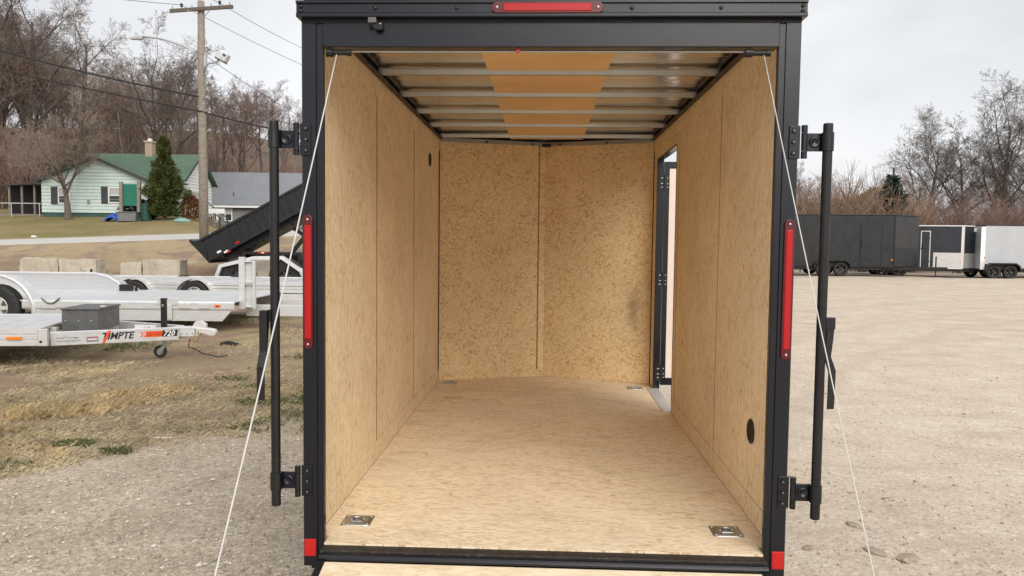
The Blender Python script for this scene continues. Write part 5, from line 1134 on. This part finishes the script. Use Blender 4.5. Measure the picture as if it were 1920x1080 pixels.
for mb, nm, c, lb in ((gmb[0], 'dry_grass', (.43, .36, .235), 'flattened pale dry grass on the left side of the yard'), (gmb[1], 'straw_grass', (.46, .345, .185), 'taller golden straw grass beside the nearest flatbed'), (gmb[2], 'green_grass', (.125, .14, .055), 'scattered green grass tufts in the dry turf')):
    o = link(nm, mb.mesh(nm), leafmat(nm + '_blade', c), loc=lot(0, 0)); o.rotation_euler = (0, 0, HEAD); o['kind'] = 'stuff'; o['label'] = lb; o['category'] = 'grass'
# loose crushed stone
sm = MB(); cnt = 0
while cnt < 17000:
    left = rr.random() < .62
    v = 2.6 + (rr.random() ** 1.6) * (5 if left else 9); u = rr.uniform(-.70 * v - .2, -.95) if left else rr.uniform(.95, .70 * v + .3)
    if left and ingrass(u, v) and rr.random() < .9: continue
    if not left and rr.random() < .55: continue
    r_ = min(.022, .004 * (1 + rr.expovariate(1.3))); z = gz(u, v); p = Vector((u, v, z + r_ * .15)); a = rr.uniform(0, 6.28); e = [rr.uniform(.6, 1.3) for _ in range(6)]
    c, s_ = cos(a) * r_, sin(a) * r_
    sm.add([p + Vector((c * e[0], s_ * e[0], 0)), p + Vector((-s_ * e[1], c * e[1], 0)), p - Vector((c * e[2], s_ * e[2], 0)), p + Vector((s_ * e[3], -c * e[3], 0)), p + Vector((c * .2, s_ * .3, r_ * e[4] * .7))], [(0, 1, 4), (1, 2, 4), (2, 3, 4), (3, 0, 4)]); cnt += 1
def stonemat():
    t = NT('crushed_stone'); t.set(.9, 0, .2); g = t.n('ShaderNodeNewGeometry'); t.col(t.ramp(g.outputs['Random Per Island'], [(0, (.25, .205, .16)), (.5, (.43, .365, .295)), (.85, (.54, .48, .405)), (1, (.66, .62, .56))])); return t.m
STONE = stonemat()
o = link('crushed_stone', sm.mesh('crushed_stone'), STONE, loc=lot(0, 0)); o.rotation_euler = (0, 0, HEAD); o['kind'] = 'stuff'; o['label'] = 'loose crushed limestone scattered over the lot'; o['category'] = 'gravel'
# a few larger lumps and scraps one can pick out
MUD = plain('dried_mud', (.36, .29, .215), .95, 0, .3, 30, .5, 60)
def lump(name, label, cat, u, v, sx, sy, sz, mat, seed):
    bm = bmesh.new(); bmesh.ops.create_icosphere(bm, subdivisions=2, radius=1)
    for q in bm.verts: k = 1 + .35 * noise.noise(q.co * 1.8 + Vector((seed, 0, 0))); q.co = Vector((q.co.x * sx * k, q.co.y * sy * k, q.co.z * sz * k))
    me = bpy.data.meshes.new(name); bm.to_mesh(me); bm.free(); o = link(name, me, mat, loc=onlot(u, v, sz * .3)); o.rotation_euler = (0, 0, seed); tag(o, label, cat, 'lumps lying on the gravel lot')
def gp(px, py): hy = 456 + .0113 * (px - 960); v = 1.7 * 1450 / (py - hy) ; return hx(px, v), v
for i, (px, py, s_, lb) in enumerate(((1682, 946, .030, 'dark stone lying alone right of the lower right hinge'), (1540, 909, .022, 'small flat stone just right of the lower right hinge'), (1610, 933, .018, 'small brown stone between the hinge and the dark stone'), (1618, 998, .035, 'flat mud clod left of the right cable near its foot'), (1535, 1040, .032, 'mud clod beside the right rear corner of the trailer'), (1660, 1048, .045, 'largest mud clod at the foot of the right cable'), (1725, 1062, .05, 'wide flattened mud clod right of the right cable'))):
    u, v = gp(px, py); lump('mud_clod' if s_ > .025 else 'stone', lb, 'clod' if s_ > .025 else 'stone', u, v, s_ * 1.5, s_, s_ * .3, MUD, i * 1.7)
for px, py, lb, c in ((300, 832, 'thin white strip lying on the gravel edge left', (.75, .75, .74)),):
    u, v = gp(px, py); tag(MB().box(-.075, .075, -.006, .006, 0, .006).build('white_strip', INKW, None, loc=onlot(u, v, .01)), lb, 'litter')
u, v = gp(430, 660); m = MB(); m.tube([(-.16, 0, .03), (-.05, .02, .05), (.06, -.02, .04), (.17, .03, .02)], [.02, .035, .03, .015], 7); m.tube([(.0, 0, .03), (.1, -.08, .02)], [.02, .012], 6); tag(m.build('tie_strap', RUBBER, None, loc=onlot(u, v)), 'small black strap lying in the dry grass beyond the coupler', 'strap')
